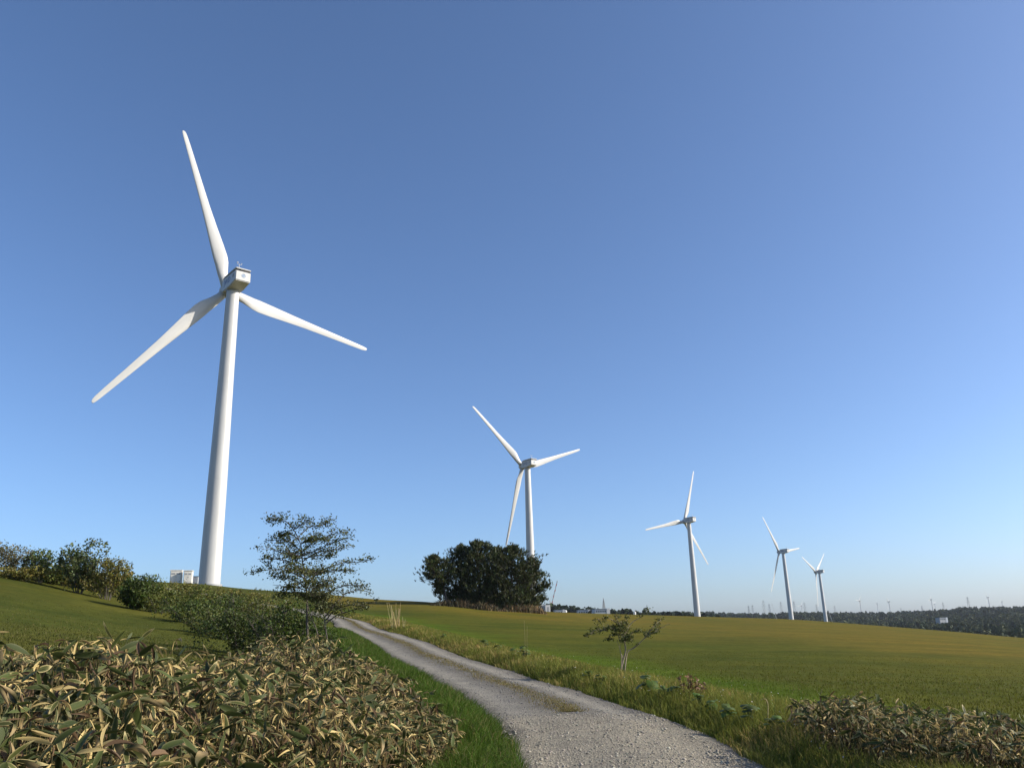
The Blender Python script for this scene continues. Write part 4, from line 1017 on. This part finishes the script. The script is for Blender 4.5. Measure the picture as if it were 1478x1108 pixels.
# crawler crane with red and white boom
d = 1400; b = gd(796, d); f0 = at(796.5, 871, d); tp = at(804.5, 838, d); root = thing('crane', 'distant crane with a red and white lattice boom right of the pines', 'crane', b)
L0 = f0 - b; L1 = tp - b
for k in range(8):
    ac = Acc(); a = L0 + (L1 - L0) * k / 8; c = L0 + (L1 - L0) * (k + 1) / 8
    for ox, oz in ((-.55, 0), (.55, 0), (0, .9)): tube(ac, [a + [ox, 0, oz], c + [ox, 0, oz]], .20, 4)
    tube(ac, [a + [-.55, 0, 0], c + [.55, 0, 0]], .14, 4); tube(ac, [a + [.55, 0, 0], c + [0, 0, .9]], .14, 4)
    ac.build('boom_section', M['red' if k % 2 == 0 else 'white'], root)
ac = Acc(); tube(ac, [L0 * [1, 1, 0], L0], .9, 8); ac.build('tower_base', M['bldg'], root)
ac = Acc(); tube(ac, [L0, L0 + [-4, 0, 5]], .28, 5); tube(ac, [L0 + [-4, 0, 5], L0 + (L1 - L0) * .5], .10, 4); ac.build('jib_mast', M['red'], root); bevel_box('cab', (3, 2.6, 2.6), tuple(L0 + [0, 0, 0]), .1, M['red'], root)

# ------------------------------------------------------------------ far woods
def wood(name, label, n, a0, a1, df, hr, seed, conifer=.4, cols=((.030, .045, .020), (.050, .065, .026), (.024, .036, .018))):
    P = []; C = []; acc = Acc()
    az = np.radians(rng.uniform(a0, a1, n)); d = df(az, n); x = d * np.sin(az); y = d * np.cos(az); z = height(x, y)
    h = rng.uniform(*hr, n) * (.75 + .5 * fbm(x / 60, y / 60, seed)); con = rng.random(n) < conifer
    tr = Acc(); k = 64
    v = rand_dirs(n * k, .1).reshape(n, k, 3); rr = rng.uniform(.55, 1.08, (n, k, 1)); q = v * rr
    wdt = np.where(con, h * .22, h * .38)
    tz = (q[..., 2] + 1) / 2
    taper = np.where(con[:, None], 1.25 * (1 - tz) + .12, 1.0)
    pts = np.stack([x[:, None] + q[..., 0] * wdt[:, None] * taper, y[:, None] + q[..., 1] * wdt[:, None] * taper, z[:, None] + h[:, None] * (.16 + .84 * tz)], -1)
    base = np.array(cols)[rng.integers(0, len(cols), n)] * rng.uniform(.85, 1.18, (n, 1)); base[con] *= .8
    cc = np.repeat(base, k, 0) * rng.uniform(.9, 1.12, (n * k, 1))
    cards(acc, pts.reshape(-1, 3), np.repeat(h * .27, k), cc, .5, .9, .15)
    for i in range(0, n, 2): tube(tr, [(x[i], y[i], z[i] - .2), (x[i], y[i], z[i] + h[i] * .6)], [.28, .12], 3, (.06, .05, .04), cap=False)
    acc.V += tr.V; acc.C += tr.C; acc.F += [f + acc.n for f in tr.F]; acc.n += tr.n
    o = acc.build(name, M['forest']); tag(o, label, 'wood', kind='stuff')
wood('near_wood', 'dark row of trees on the skyline behind the third turbine', 260, .8, 13.6, lambda az, n: np.interp(np.degrees(az), [0, 6, 8, 14], [760, 700, 640, 700]) + rng.uniform(0, 60, n), (6.5, 9.5), 5, .5)
wood('far_wood', 'wooded ridge on the skyline across the right side', 2100, 9, 46, lambda az, n: 2250 - 700 * rng.random(n) ** 1.6, (11, 16), 6, .35)
wood('slope_wood', 'mixed trees covering the slope below the wooded ridge', 1900, 19, 46, lambda az, n: np.interp(np.degrees(az), [19, 23, 27, 33], [1150, 900, 760, 600]) + 900 * rng.random(n) ** 1.2, (8, 13), 8, .25, ((.040, .056, .022), (.060, .072, .028), (.030, .045, .020), (.075, .082, .034)))

# ------------------------------------------------------------------ air
zmin = float(min(Z.min(), 0)) - 1.0; zmax = 175.0
ac = Acc(); ac.add(*box_vf(-6600, 6600, -6600, 6600, zmin, zmax))
hm = bpy.data.materials.new('haze'); hm.use_nodes = True; hn = hm.node_tree; hn.nodes.clear()
ho = hn.nodes.new('ShaderNodeOutputMaterial'); pv = hn.nodes.new('ShaderNodeVolumePrincipled')
pv.inputs['Color'].default_value = (.80, .88, 1.0, 1); pv.inputs['Density'].default_value = 0.000045; pv.inputs['Anisotropy'].default_value = 0.2
hn.links.new(pv.outputs[0], ho.inputs['Volume'])
hz_o = ac.build('haze', hm); tag(hz_o, 'thin pale haze in the air over the fields', 'haze', kind='stuff')
